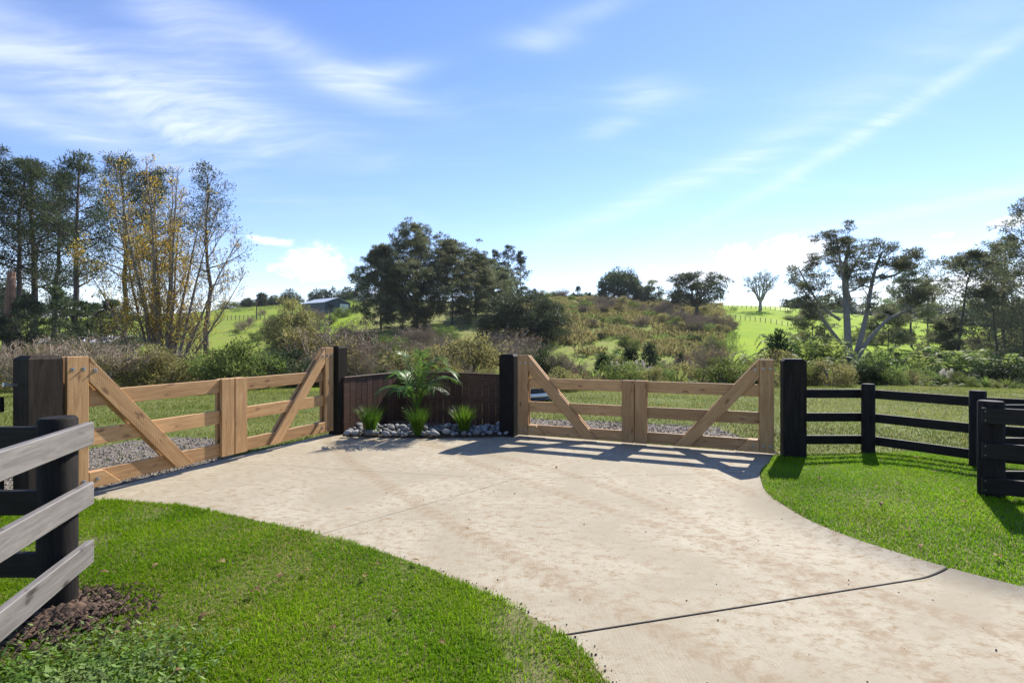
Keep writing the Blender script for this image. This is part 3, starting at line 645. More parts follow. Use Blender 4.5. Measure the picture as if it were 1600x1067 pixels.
def palm():
    global rng; rng = np.random.default_rng(81)
    e = empty('palm', (-1.70, 8.78, .06), 0, 'young feather palm with arching fronds in the corner bed', 'palm')
    mb = MB()
    for k, (ox, oy, hh) in enumerate(((0, 0, .42), (.07, .05, .34), (-.06, .06, .3))): tube(mb, [(ox, oy, -.05), (ox, oy, hh * .5), (ox * 1.3, oy, hh)], [.03, .026, .018], 8)
    mb.build('stem', M['palm'], e)
    fr = [(-.42, .05, 1.38, .25), (.10, .1, 1.40, .12), (.62, .15, 1.30, .35), (.95, -.05, 1.12, .5), (-.85, -.15, .80, .55), (.55, -.45, .85, .5), (-.35, -.5, .82, .5), (.25, .5, 1.2, .3), (-.6, .4, 1.05, .4), (.9, .4, .95, .5)]
    for k, (ex, ey, ez, dr) in enumerate(fr):
        mb = MB(); t = np.linspace(0, 1, 26); ez *= .98
        P_ = np.stack([ex * .72 * (t ** 1.5 * .55 + t * .45), ey * .8 * t ** 1.4, .3 + (ez - .3) * np.sin(t * math.pi * (.5 + dr * .28)) / math.sin(math.pi * .5)], 1)
        tube(mb, P_, .011 * (1 - t * .8), 5, .9); T = unit(np.gradient(P_, axis=0))
        for q in range(7, 26):
            for sd_ in (-1, 1):
                side = unit(np.cross(T[q], [0, 0, 1.0])) * sd_; l = .36 * math.sin(math.pi * (.12 + .8 * (q - 6) / 20)) + .05
                d = unit(side * .8 + T[q] * .75 + np.array([0, 0, .12]) + rng.normal(size=3) * .06); tt = np.linspace(0, 1, 4)
                L_ = P_[q] + d * l * tt[:, None] + np.array([0, 0, -1]) * (l * .42 * tt ** 2)[:, None]; w = np.array([.006, .0105, .008, .001]); s_ = unit(np.cross(d, np.cross(T[q], side)))
                s_ = unit(T[q] - d * np.dot(T[q], d)); v = np.empty((8, 3)); v[0::2] = L_ - s_ * w[:, None]; v[1::2] = L_ + s_ * w[:, None]
                mb.add(v, [[2 * z, 2 * z + 1, 2 * z + 3, 2 * z + 2] for z in range(3)], tint=rng.uniform(.75, 1.2))
        mb.build('frond', M['palm'], e)
palm()

# ------------------------------------------------------------------ trees
def limb(mb, p, d, L, r, depth, tips, up=.15, wob=.18, nch=4, spread=.8, ratio=.5, sides=5, start=.35, seg=5, rmin=.012, tipr=.35):
    p = np.array(p, float); d = unit(np.array(d, float)); pts = [p]
    for k in range(seg):
        d = unit(d + rng.normal(size=3) * wob + np.array([0, 0, up])); pts.append(pts[-1] + d * L / seg)
    pts = np.array(pts); rad = np.maximum(np.linspace(r, r * tipr, seg + 1), rmin); tube(mb, pts, rad, sides if depth else 3, rng.uniform(.8, 1.1), cap=False)
    if depth == 0: tips.append((pts[-1], d, L)); return
    for k in range(nch):
        t = start + (1 - start) * (k + rng.random()) / nch; q = t * seg; i = min(int(q), seg - 1); c = pts[i] + (pts[i + 1] - pts[i]) * (q - i)
        ax = unit(pts[i + 1] - pts[i]); o = unit(np.cross(ax, rng.normal(size=3))); dd = unit(ax * (1 - spread * .5) + o * spread)
        limb(mb, c, dd, L * ratio * rng.uniform(.7, 1.2) * (1.15 - t * .4), rad[i] * .6, depth - 1, tips, up, wob, max(2, nch - 1), spread, ratio, max(3, sides - 1), start, max(3, seg - 1), rmin, tipr)
    tips.append((pts[-1], d, L * .5))
def place(px, D): return (px - 800) / F * D, D
def top_of(D, ytop): return EYE + (HZ - ytop) / F * D
def tree(name, px, D, label, cat='tree', group=None):
    x, y = place(px, D); return empty(name, (x, y, hz(x, y) - .1), 0, label, cat, group)
def pine(px, D, ytop, wpx, label, crown=.45, seed=0, lean=0.0, mat='pine', dens=1.0, flat=.45, bark='bark', name='pine_tree', trunkr=None, group='pines', nb=30, clr=.085, irreg=.35, cone=.8, stems=1):
    global rng; rng = np.random.default_rng(seed + 100); e = tree(name, px, D, label, group=group)
    h = top_of(D, ytop) - e.location.z; wr = wpx / F * D / 2; tb, fb = MB(), MB(); r0 = trunkr or h * .014; clr *= .62; ll = .0042 * D + .14
    for s in range(stems):
        off = (s - (stems - 1) / 2) * wr * .55; hh = h * (1 - .08 * s * rng.random())
        n = 10; t = np.linspace(0, 1, n); tr = np.stack([off * t ** .6 + lean * h * t ** 1.3 + np.cumsum(rng.normal(size=n)) * h * .006, np.cumsum(rng.normal(size=n)) * h * .006, t * hh * .97], 1); tr[0] = (off * .25, 0, -.3)
        tube(tb, tr, r0 * (1 - t * .82), 8)
        for k in range(nb // stems):
            f = crown + (1 - crown) * (k + rng.random()) / (nb // stems); q = f * (n - 1); i = min(int(q), n - 2); c = tr[i] + (tr[i + 1] - tr[i]) * (q - i)
            u = (f - crown) / (1 - crown); prof = (1 - u ** 1.6 * cone) * min(1, .45 + u * 3); L = wr / max(1, stems * .65) * prof * rng.uniform(1 - irreg, 1 + irreg * .6); a = k * 2.4 + rng.normal() * .5
            tips = []; limb(tb, c, (math.cos(a), math.sin(a), .15 + .5 * u), max(L, .5), r0 * .28 * (1 - u * .6), 1, tips, .10, .15, 6, .75, .42, 4, .3, 4, .02)
            for tp, td, tl in tips:
                cr = clr * h * rng.uniform(.65, 1.2) * (1 - .3 * u); tn = rng.uniform(.7, 1.2)
                clump(fb, tp + np.array([0, 0, cr * .15]), (cr, cr, cr * flat), int(44 * dens), ll, ll * .2, .45, tn, .3)
        clump(fb, tr[-1], (clr * h * .6,) * 2 + (clr * h * .7,), int(60 * dens), ll, ll * .15, .8, 1)
    tb.build('trunk', M[bark], e, True); fb.build('crown', M[mat], e); return e
PL = 'pines at the left edge'
pine(-14, 49, 236, 120, 'leftmost tall pine, only its right side in the picture', .35, 1, group=PL)
pine(28, 50, 254, 125, 'slim straight pine between the snapped trunk and the thick pine', .50, 2, group=PL, lean=.01)
pine(58, 52, 250, 150, 'thick-trunked pine second from the snapped trunk', .45, 3, group=PL, trunkr=.42, lean=.01)
pine(84, 57, 268, 110, 'thin shorter pine behind, between the thick and the leaning pine', .35, 4, group=PL)
pine(112, 50, 250, 125, 'leaning pine just left of the yellow-leaved tree', .45, 5, group=PL, trunkr=.36, lean=.03)
pine(192, 62, 248, 140, 'dark pine top rising behind the yellow leaves', .4, 6, group=PL)
pine(245, 64, 270, 110, 'pine behind the middle stems of the yellow-leaved tree', .5, 7, group=PL)
pine(318, 60, 264, 150, 'open pine behind the bare right side of the yellow-leaved tree', .45, 8, group=PL, dens=.6, nb=24)
# low pine boughs and understorey at the left
for k, (px, D, yt, w) in enumerate(((40, 46, 470, 110), (95, 45, 455, 100), (140, 48, 478, 90), (-5, 42, 500, 80), (180, 50, 470, 90))):
    pine(px, D, yt, w, ['small dark pine under the slim pine', 'small dark pine under the leaning pine', 'low pine left of the yellow-leaved tree', 'low dark pine at the left picture edge', 'low pine behind the base of the yellow-leaved tree'][k], .12, 20 + k, group='young pines at the left', nb=26, clr=.10, flat=.4)
def dead_trunk():
    global rng; rng = np.random.default_rng(33); e = tree('dead_tree', 12, 45, 'snapped reddish dead trunk at the left edge', 'dead tree'); h = top_of(45, 425) - e.location.z
    mb = MB(); t = np.linspace(0, 1, 9); tube(mb, np.stack([t * .35 - .3 * (1 - t), 0 * t, t * h], 1), np.array([.45, .42, .40, .38, .37, .36, .36, .34, .28]), 9)
    mb.build('trunk', M['barkred'], e, True); mb = MB()
    for k in range(5): a = k * 1.3; tube(mb, [(.35 + .2 * math.cos(a), .2 * math.sin(a), h - .3), (.37 + .22 * math.cos(a), .22 * math.sin(a), h + .3 + .6 * (k % 3) * .5)], [.12, .01], 4)
    mb.build('splinters', M['barkred'], e)
dead_trunk()
def deciduous():
    global rng; rng = np.random.default_rng(41); D = 38; e = tree('autumn_tree', 255, D, 'many-stemmed tree with yellow leaves on its left, bare on its right'); h = top_of(D, 258) - e.location.z
    tb, fb, tw = MB(), MB(), MB()
    stems = [(-.95, .2, .95, .13), (-.62, -.3, 1.0, .20), (-.35, .4, .96, .17), (-.12, -.2, 1.02, .22), (.12, .3, .98, .20), (.34, -.3, .97, .18), (.55, .3, .90, .17), (.85, -.1, .82, .16), (1.15, .3, .70, .15), (-.75, .6, .85, .12), (.0, .8, .9, .14), (1.35, -.4, .55, .12), (-1.15, -.4, .62, .10)]
    for k, (sx, sy, sh, r0) in enumerate(stems):
        n = 9; t = np.linspace(0, 1, n); x = sx * (1.5 * t ** .5 + 3.5 * t ** 1.4); y = sy * 2.4 * t; z = h * sh * t
        tr = np.stack([x, y, z], 1) + np.cumsum(rng.normal(size=(n, 3)), 0) * .07; tr[0, 2] = -.4
        tube(tb, tr, np.maximum(r0 * (1 - t * .9), .02), 7)
        for b in range(30):
            f = .18 + .8 * (b + rng.random()) / 30; q = f * (n - 1); i = min(int(q), n - 2); c = tr[i] + (tr[i + 1] - tr[i]) * (q - i); a = rng.uniform(0, 6.28); L = (1.0 + 2.6 * (1 - f)) * rng.uniform(.6, 1.1); tips = []
            limb(tw, c, (math.cos(a) * .7 + sx * .25, math.sin(a) * .7, .75), L, .035 * (1.2 - f), 2, tips, .16, .10, 4, .6, .5, 4, .2, 4, .011, .4)
            left = c[0] < 1.6
            for tp, td, tl in tips:
                pr_ = (.72 if tp[0] < .2 else .42 if tp[0] < 2 else .16) * (1.1 if tp[2] < h * .75 else .35)
                if rng.random() < pr_ * 1.7: clump(fb, tp, (.34, .34, .32), int(rng.integers(2, 7)), .13, .09, -.2, rng.uniform(.75, 1.15))
    tb.build('stems', M['twig'], e, True); tw.build('twigs', M['twig'], e); fb.build('leaves', M['yellow'], e)
deciduous()
GC_ = 'pines in the big central clump'
pine(596, 96, 392, 95, 'left edge pine of the big central clump, with open boughs', .10, 51, mat='pine2', group=GC_, nb=64, dens=1.6, clr=.085, flat=.36, irreg=.5, cone=.75)
pine(652, 98, 370, 128, 'tallest pine of the big central clump', .06, 52, mat='pine2', group=GC_, nb=84, dens=1.3, clr=.085, flat=.36, irreg=.5, cone=.62)
pine(706, 102, 392, 128, 'right shoulder pine of the big central clump', .06, 53, mat='pine2', group=GC_, nb=72, dens=1.3, clr=.09, flat=.36, irreg=.5, cone=.65)
pine(744, 106, 408, 104, 'small pine at the right end of the big central clump', .06, 54, mat='pine2', group=GC_, nb=60, dens=1.7, flat=.36, irreg=.5, cone=.7)
pine(630, 92, 425, 130, 'lower front pine of the big central clump', .05, 55, mat='pine2', group=GC_, nb=66, dens=1.4, clr=.10, flat=.36, irreg=.5, cone=.6)
pine(772, 118, 432, 90, 'low pine filling the gap between the central clump and the slim pines', .05, 551, mat='pine2', group=GC_, nb=60, dens=1.4, clr=.10, flat=.36, irreg=.5, cone=.6)
GS = 'slim pines right of the central clump'
pine(772, 138, 392, 34, 'left one of three slim pines beside the central clump', .45, 56, group=GS, nb=12, clr=.075, dens=.45, flat=.35)
pine(793, 140, 385, 36, 'middle slim pine beside the central clump', .5, 57, group=GS, nb=12, clr=.075, dens=.45, flat=.35)
pine(815, 142, 394, 38, 'right one of the slim pines, with lower boughs', .3, 58, group=GS, nb=17, clr=.075, dens=.45, flat=.35)
def broad(px, D, ytop, wpx, label, seed, mat='pine', low=.1, n=90, dens=46, flat=.45, bark='bark', name='broad_tree', group=None, trunk=.25, cl=.2, dome=.55):
    """spreading tree: a short forked trunk, limbs to every clump of a domed crown"""
    global rng; rng = np.random.default_rng(seed); e = tree(name, px, D, label, group=group); h = top_of(D, ytop) - e.location.z; w = wpx / F * D / 2; tb, fb = MB(), MB()
    tube(tb, [(0, 0, -.4), (.02 * w, 0, h * trunk * .5), (0, 0, h * trunk)], [h * .045, h * .036, h * .032], 8)
    for k in range(n):
        a = rng.uniform(0, 6.28); rr_ = math.sqrt(rng.random()); zz = low + (1 - low) * (rng.random() ** .7) * (1 - rr_ ** 2 * dome)
        c = np.array([math.cos(a) * rr_ * w * .9, math.sin(a) * rr_ * w * .9, max(zz, low) * h * .95]); cr = cl * min(w, h * .6) * rng.uniform(.6, 1.25)
        if k % 2 == 0:
            b = np.array([0, 0, h * trunk * rng.uniform(.7, 1.0)]); m_ = (b + c) / 2 + np.array([0, 0, -.05 * h]) + rng.normal(size=3) * .04 * h; t = np.linspace(0, 1, 5)[:, None]
            tube(tb, b * (1 - t) ** 2 + 2 * m_ * t * (1 - t) + c * t ** 2, np.linspace(h * .014, h * .004, 5), 5, cap=False)
        clump(fb, c, (cr, cr, cr * flat), int(dens * 1.5), .0055 * D + .1, .0011 * D + .02, .35, rng.uniform(.65, 1.2))
    tb.build('trunk', M[bark], e, True); fb.build('crown', M[mat], e); return e
broad(820, 84, 444, 152, 'wide low dark tree right of the central clump', 61, 'pine', .03, 230, 80, .42, dome=.6)
broad(967, 165, 418, 66, 'rounded dense dark tree on the centre of the skyline', 62, 'pine', .05, 120, 60, .6, cl=.26, dome=.35)
broad(1018, 158, 436, 36, 'small ragged tree right of the rounded skyline tree', 63, 'pine2', .1, 40, 40, .6)
broad(1003, 160, 448, 24, 'lowest small tree touching the rounded skyline tree', 631, 'pine2', .1, 30, 40, .6)
broad(1088, 128, 421, 100, 'flat-topped spreading tree on the hillside', 64, 'pine', .32, 95, 56, .32, trunk=.3, dome=.3)
broad(455, 72, 458, 90, 'olive green bushy tree in front of the blue shed', 65, 'olive', .05, 120, 60, .7, name='bushy_tree', dome=.6)
broad(478, 76, 480, 70, 'green bush beside the olive bushy tree', 651, 'bushgreen', .05, 80, 60, .7, name='bushy_tree', dome=.6)
FT = 'distant trees along the skyline'
for k, (px, D, yt, w, lab) in enumerate(((409, 190, 457, 16, 'narrow distant tree on the left skyline'), (430, 195, 461, 28, 'low distant tree beside the narrow one'), (456, 200, 452, 34, 'dark distant tree above the olive bush'),
        (500, 215, 449, 34, 'left tree of the distant grove above the shed'), (522, 218, 447, 38, 'middle tree of the distant grove above the shed'), (543, 216, 450, 26, 'right tree of the distant grove above the shed'), (566, 180, 445, 34, 'dark distant tree touching the central clump'),
        (388, 185, 468, 20, 'small distant tree near the bare twigs'))):
    broad(px, D, yt, w, lab, 700 + k, 'pine', .1, 45, 36, .7, group=FT, cl=.3)
far = [(1232, 250, 462, 30), (1262, 260, 455, 40), (1290, 255, 458, 40), (1250, 215, 466, 34), (1318, 265, 456, 44), (1352, 260, 460, 40), (1385, 255, 458, 44), (1418, 250, 462, 40), (1452, 250, 466, 40), (1480, 245, 462, 44), (1510, 240, 458, 40), (1545, 240, 462, 44), (1580, 235, 458, 40),
       (1400, 150, 492, 50), (1470, 140, 488, 54), (1520, 135, 492, 50), (1570, 120, 480, 60), (1275, 140, 480, 44), (1240, 130, 492, 36), (10, 150, 440, 60), (60, 170, 470, 60), (150, 180, 472, 70), (360, 190, 468, 40), (1060, 150, 452, 30)]
proto = {}
for k, (px, D, yt, w) in enumerate(far):
    kd = k % 4; x, y = place(px, D); z = hz(x, y) - .2
    lab = ('hazy tree of the far wooded ridge on the right' if 230 < D else 'mid-distance tree on the pasture behind the big right pine' if px > 1200 else 'distant tree glimpsed behind the left pines' if px < 400 else 'small tree at the foot of the skyline trees')
    if kd not in proto:
        e = broad(px, D, yt, w, lab, 740 + k, ('pine', 'pine2', 'bushgreen', 'pine')[kd], .08, 50, 40, .65, group=FT, cl=.3); proto[kd] = (e, (top_of(D, yt) - z), w / F * D)
    else:
        src, h0, w0 = proto[kd]; e = src.copy(); COL.objects.link(e); e.location = (x, y, z); e['label'] = lab; e.rotation_euler = (0, 0, k * 1.7)
        sz = (top_of(D, yt) - z) / h0; sw = (w / F * D) / w0; e.scale = (sw, sw, sz)
        for ch in src.children: c = ch.copy(); COL.objects.link(c); c.parent = e
def bare_tree(px, D, ytop, wpx, label, seed, depth=3, n=9, mat='barkgrey', leafy=0):
    global rng; rng = np.random.default_rng(seed); e = tree('bare_tree', px, D, label); h = top_of(D, ytop) - e.location.z; w = wpx / F * D / 2; tb, fb = MB(), MB(); tips = []
    tube(tb, [(0, 0, -.4), (0, 0, h * .12), (0, 0, h * .22)], [h * .05, h * .04, h * .036], 8)
    for k in range(n):
        a = k * 2.4 + rng.normal() * .3; sp = rng.uniform(.25, 1.0); d = (math.cos(a) * sp * w / h * 1.2, math.sin(a) * sp * w / h * 1.2, .8)
        limb(tb, (0, 0, h * .2), d, h * .62, h * .02, depth, tips, .06, .10, 5, .6, .5, 6, .3, 5, .03, .35)
    for tp, td, tl in tips:
        if rng.random() < leafy: clump(fb, tp, (.5, .5, .35), 10, .4, .14, .3, 1)
    tb.build('branches', M[mat], e, True)
    if leafy: fb.build('leaves', M['pine2'], e)
bare_tree(1188, 150, 424, 76, 'bare branching tree standing alone on the right pasture', 66, leafy=.25)
def umbrella_pine():
    global rng; rng = np.random.default_rng(91); D = 60; e = tree('big_pine', 1332, D, 'big several-stemmed pine with layered crown behind the right gate post'); z0 = e.location.z; tb, fb = MB(), MB()
    def W3(px, py, dy=0): return np.array([(px - 1332) / F * D, dy, EYE + (HZ - py) / F * D - z0])
    base = W3(1330, 575); tops = [((1325, 540), (1322, 470), (1318, 425), (1328, 375), .0, .50), ((1345, 545), (1362, 500), (1378, 430), (1392, 390), 1.5, .42), ((1318, 545), (1280, 505), (1262, 480), (1240, 450), -1.5, .28),
           ((1334, 530), (1333, 470), (1345, 430), (1375, 380), 2.5, .3), ((1352, 530), (1372, 500), (1400, 485), (1425, 470), -2, .28), ((1322, 470), (1300, 430), (1290, 400), (1285, 375), -2.5, .25), ((1318, 500), (1295, 480), (1275, 440), (1262, 415), 2, .22), ((1376, 435), (1400, 430), (1420, 415), (1428, 425), 0, .2)]
    for k, (a, b, c, d_, dy, r0) in enumerate(tops):
        P_ = np.array([base if k < 5 else W3(*a, dy * .3), W3(*a, dy * .3), W3(*b, dy * .7), W3(*c, dy), W3(*d_, dy)]); t = np.linspace(0, 4, 17); q = np.stack([np.interp(t, range(5), P_[:, z]) for z in range(3)], 1)
        q[1:-1] = (q[:-2] + q[1:-1] * 2 + q[2:]) / 4; tube(tb, q, np.linspace(r0, r0 * .28, 17), 8)
        for s in range(11):
            f = .60 + .40 * (s + rng.random()) / 11; i = min(int(f * 16), 15); tips = []; an = rng.uniform(0, 6.28)
            limb(tb, q[i], (math.cos(an), math.sin(an) * .9, .35), rng.uniform(1.2, 3.4) * (1.15 - .5 * f), r0 * .22, 1, tips, .10, .2, 4, .8, .5, 4, .35, 4, .025)
            for tp, td, tl in tips:
                cr = rng.uniform(.38, .8); clump(fb, tp + (0, 0, .15), (cr, cr, cr * .3), 62, .40, .065, .55, rng.uniform(.65, 1.15))
    for k in range(14):                     # dead lower snags
        tips = []; an = rng.uniform(0, 6.28); limb(tb, (rng.normal() * .3, 0, rng.uniform(5, 11)), (math.cos(an), math.sin(an), .2), rng.uniform(1, 3), .06, 1, tips, .02, .2, 3, .7, .5, 4, .3, 4, .02)
    tb.build('trunk', M['barkgrey'], e, True); fb.build('crown', M['pine2'], e)
umbrella_pine()
GR = 'pines at the right edge'
pine(1606, 55, 300, 150, 'tall conical pine at the right picture edge', .22, 95, group=GR, nb=40, clr=.06, dens=.8, cone=.85, mat='pine2')
pine(1492, 56, 398, 110, 'leaning pine with a one-sided crown near the right edge', .62, 96, group=GR, lean=.17, nb=26, clr=.09, mat='pine2', flat=.4)
pine(1424, 84, 416, 80, 'pine with a thin crown right of the big several-stemmed pine', .3, 97, group=GR, nb=26, clr=.085, mat='pine2', flat=.4)
pine(1450, 88, 440, 50, 'gaunt half-dead pine beside the thin-crowned one', .5, 98, group=GR, nb=14, dens=.5, mat='pine2')
pine(1560, 50, 448, 150, 'low dense pine below the tall conical one', .08, 99, group=GR, nb=40, clr=.10, mat='pine2', flat=.35, dens=.7)
pine(1574, 62, 372, 95, 'upright airy pine between the leaning pine and the right edge', .35, 990, group=GR, nb=30, clr=.075, mat='pine2', flat=.36, dens=.9)
pine(1478, 58, 500, 80, 'low spreading pine below the leaning one', .08, 93, group=GR, nb=30, clr=.11, mat='pine2', flat=.4)
pine(1268, 70, 484, 70, 'low ragged pine left of the big several-stemmed pine', .15, 94, group=GR, nb=26, clr=.11, mat='pine2', flat=.4, dens=.7)
pine(1388, 72, 488, 90, 'low pine behind the big several-stemmed pine', .15, 92, group=GR, nb=30, clr=.11, mat='pine2', flat=.4, dens=.8)

# ------------------------------------------------------------------ shrubs: one of each kind, then copies
def proto_bush(kind, seed):
    global rng; rng = np.random.default_rng(seed); P = []; tb, fb = MB(), MB()
    if kind == 'bare':
        tips = []
        for k in range(13):
            a = k * 2.4; limb(tb, (rng.normal() * .12, rng.normal() * .12, -.1), (math.cos(a) * .55, math.sin(a) * .55, 1), rng.uniform(.55, .85), .022, 3, tips, .06, .17, 6, .6, .52, 4, .2, 4, .0026, .3)
        P = [('twigs', tb, 'twigpink')]
        for tp, td, tl in tips:
            if rng.random() < .3: clump(fb, tp, (.05, .05, .05), 4, .022, .012, .2, rng.uniform(.7, 1.3))
        P.append(('leaves', fb, 'rust'))
    elif kind in ('leafy', 'dark', 'olive', 'rust'):
        for k in range(46):
            a = rng.uniform(0, 6.28); r_ = math.sqrt(rng.random()); z = .12 + .78 * rng.random() * (1 - .55 * r_ ** 2); c = np.array([math.cos(a) * r_ * .62, math.sin(a) * r_ * .62, z]); cr = rng.uniform(.12, .24)
            if k % 3 == 0: tube(tb, [(0, 0, -.1), c * (.4, .4, .5), c], [.022, .015, .006], 4, cap=False)
            clump(fb, c, (cr, cr, cr * .8), 110, .052, .024, .3, rng.uniform(.45, 1.35))
        P = [('stems', tb, 'twig'), ('leaves', fb, {'leafy': 'bushgreen', 'dark': 'bushdark', 'olive': 'olive', 'rust': 'rust'}[kind])]
    elif kind == 'conifer':
        tube(tb, [(0, 0, -.1), (0, 0, .95)], [.035, .008], 5)
        for k in range(60):
            f = rng.random() ** 1.2; a = rng.uniform(0, 6.28); L = .34 * (1 - f) + .05; c = np.array([math.cos(a) * L * rng.uniform(.5, 1), math.sin(a) * L * rng.uniform(.5, 1), .06 + .9 * f]); clump(fb, c, (.08, .08, .06), 34, .08, .022, .6, rng.uniform(.6, 1.2))
        P = [('stem', tb, 'bark'), ('leaves', fb, 'bushdark')]
    elif kind in ('fern', 'treefern'):
        z0 = .62 if kind == 'treefern' else .05
        tube(tb, [(0, 0, -.2), (.02, 0, z0 * .5), (0, 0, z0)], [.05, .045, .045], 6)
        for k in range(19):
            a = k * 2.4 + rng.normal() * .2; up = rng.uniform(.35, 1.0); L = rng.uniform(.55, .8); t = np.linspace(0, 1, 12); P_ = np.stack([math.cos(a) * L * t * (1.1 - .3 * up), math.sin(a) * L * t * (1.1 - .3 * up), z0 + L * up * .75 * np.sin(t * 2.2) - .12 * t ** 2], 1)
            tube(fb, P_, .006, 3, .8, False); T = unit(np.gradient(P_, axis=0))
            for q in range(2, 12):
                sd_ = unit(np.cross(T[q], [0, 0, 1.0])); l = .17 * math.sin(math.pi * (.15 + .8 * q / 12))
                for s in (-1, 1): blades(fb, np.array([P_[q], P_[q] + T[q] * .02]), np.array([sd_ * s + T[q] * .45 - (0, 0, .25)] * 2), l, .035, rng.uniform(.7, 1.3), np.array([T[q]] * 2))
        P = [('trunk', tb, 'bark'), ('fronds', fb, 'fern')]
    elif kind in ('flax', 'pampas'):
        for k in range(110):
            a = rng.uniform(0, 6.28); l = rng.uniform(.5, 1.0); t = np.linspace(0, 1, 5); sp = rng.uniform(.1, .8); P_ = np.stack([math.cos(a) * l * sp * t ** 1.4, math.sin(a) * l * sp * t ** 1.4, l * (t - .45 * sp * t ** 3)], 1); s_ = np.array([-math.sin(a), math.cos(a), 0]) * (.018 * (1 - t ** 2))[:, None]
            v = np.empty((10, 3)); v[0::2] = P_ - s_; v[1::2] = P_ + s_; fb.add(v, [[2 * q, 2 * q + 1, 2 * q + 3, 2 * q + 2] for q in range(4)], tint=rng.uniform(.6, 1.3))
        P = [('blades', fb, 'bushgreen' if kind == 'flax' else 'olive')]
        if kind == 'pampas':
            pb = MB()
            for k in range(9):
                a = rng.uniform(0, 6.28); b = np.array([math.cos(a) * .3, math.sin(a) * .3, rng.uniform(1.15, 1.45)]); tube(tb, [(0, 0, .2), b * (.6, .6, .7), b], .008, 4)
                for q in range(6): clump(pb, b + np.array([0, 0, -.14 + .06 * q]) , (.035, .035, .05), 16, .12, .022, .8, 1)
            P += [('stalks', tb, 'twig'), ('plumes', pb, 'plume')]
    return [(n, b.mesh(n, n in ('stem', 'trunk')), M[m]) for n, b, m in P]
KIND = {'bare': ('bare_shrub', 'shrub'), 'leafy': ('leafy_shrub', 'shrub'), 'dark': ('dark_shrub', 'shrub'), 'olive': ('olive_shrub', 'shrub'), 'rust': ('rusty_shrub', 'shrub'), 'conifer': ('young_conifer', 'conifer'), 'fern': ('fern', 'fern'), 'treefern': ('tree_fern', 'fern'), 'flax': ('flax_bush', 'flax'), 'pampas': ('pampas_grass', 'pampas grass')}
PR = {k: [proto_bush(k, 300 + 17 * i + s) for s in range(2)] for i, k in enumerate(KIND)}
ALIKE = {'bare': 'bare twiggy shrub', 'leafy': 'green leafy shrub', 'dark': 'dense dark shrub', 'olive': 'yellowish olive shrub', 'rust': 'rusty brown shrub', 'conifer': 'small pointed conifer', 'fern': 'spreading fern', 'treefern': 'tree fern', 'flax': 'strap-leaved flax', 'pampas': 'cream-plumed pampas grass'}
br = random.Random(5); nk = {}; LAB = {}
MARKS = ((60, 'left of the near gate post'), (180, 'behind the left gate near leaf'), (300, 'below the yellow-leaved tree'), (400, 'behind the left gate centre'), (500, 'behind the left gate far leaf'),
         (560, 'behind the far left gate post'), (630, 'above the sunlit palings'), (700, 'above the palm'), (780, 'above the shaded palings'), (840, 'behind the middle black gate post'), (900, 'above the frontal gate left brace'),
         (960, 'left of the frontal gate centre'), (1040, 'right of the frontal gate centre'), (1110, 'above the frontal gate right leaf'), (1200, 'above the frontal gate right brace'), (1270, 'above the right black gate post'),
         (1340, 'right of the right gate post'), (1410, 'above the first black fence post'), (1480, 'between the two black fence posts'), (1540, 'above the second black fence post'), (9999, 'at the right picture edge'))
def shrub(kind, px, D, hgt, wid=None, where=None):
    x, y = place(px, D); z = hz(x, y) - .05; nm, cat = KIND[kind]; k = nk.get(kind, 0); nk[kind] = k + 1
    if where is None:
        where = ('by the paddock' if D < 25 else 'down in the gully' if D < 40 else 'across the gully' if D < 72 else 'up the hillside') + ', ' + next(t for q, t in MARKS if px < q)
    e = empty(nm, (x, y, z), br.uniform(0, 6.28), f'{ALIKE[kind]} {where}', cat, f'{ALIKE[kind]}s {where}'); w = wid or hgt * br.uniform(.9, 1.3); e.scale = (w, w, hgt)
    for n, me, m in PR[kind][k % 2]: link(n, me, m, e)
    LAB.setdefault(e['label'], []).append((px, e))
def pick(ws): return br.choices(list(ws), list(ws.values()))[0]
def band(n, x0, x1, d0f, d1f, ws, h0, h1, where):
    for k in range(n):
        px = x0 + (x1 - x0) * (k + br.random()) / n; D = br.uniform(d0f(px), d1f(px)); kd = pick(ws); h = (h0 * .75 + (h1 * 1.2 - h0 * .75) * br.random() ** 1.4) * (.7 if kd in ('fern', 'rust') else 1.15 if kd in ('bare', 'conifer') else 1)
        shrub(kd, px, D, h)
fr = lambda px: float(dfr((px - 800) / F * 18, 18))
LEFTMIX = {'bare': 4, 'leafy': 1.3, 'dark': .5, 'olive': 2.6, 'fern': 2.6, 'rust': .5}
RIGHTMIX = {'fern': 3.5, 'treefern': 2, 'leafy': 3, 'dark': 3, 'flax': 1.5, 'olive': 1, 'conifer': .5}
MIDMIX = {'leafy': 2.5, 'olive': 2.5, 'fern': 2, 'bare': 1.5, 'dark': .8, 'rust': 1.2, 'conifer': .5}
W1, W2, W3_ = 'in the gully behind the left gate and palings', 'in the gully behind the frontal gate', 'in the gully behind the black fence'
band(46, -40, 800, lambda p: fr(p) + .3, lambda p: fr(p) + 4, LEFTMIX, .8, 1.7, W1)
band(60, -40, 820, lambda p: 24, lambda p: 34, LEFTMIX, 1.5, 2.8, W1)
band(54, 120, 820, lambda p: 36, lambda p: 56, LEFTMIX, 1.9, 3.6, W1)
band(34, 780, 1230, lambda p: fr(p) + .3, lambda p: fr(p) + 3, {'fern': 3, 'leafy': 2, 'olive': 1.5, 'rust': 1.5, 'flax': .6}, .7, 1.2, W2)
band(40, 780, 1230, lambda p: 22, lambda p: 38, MIDMIX, .9, 1.9, W2)
band(60, 800, 1200, lambda p: 40, lambda p: 70, MIDMIX, 1.2, 2.4, W2)
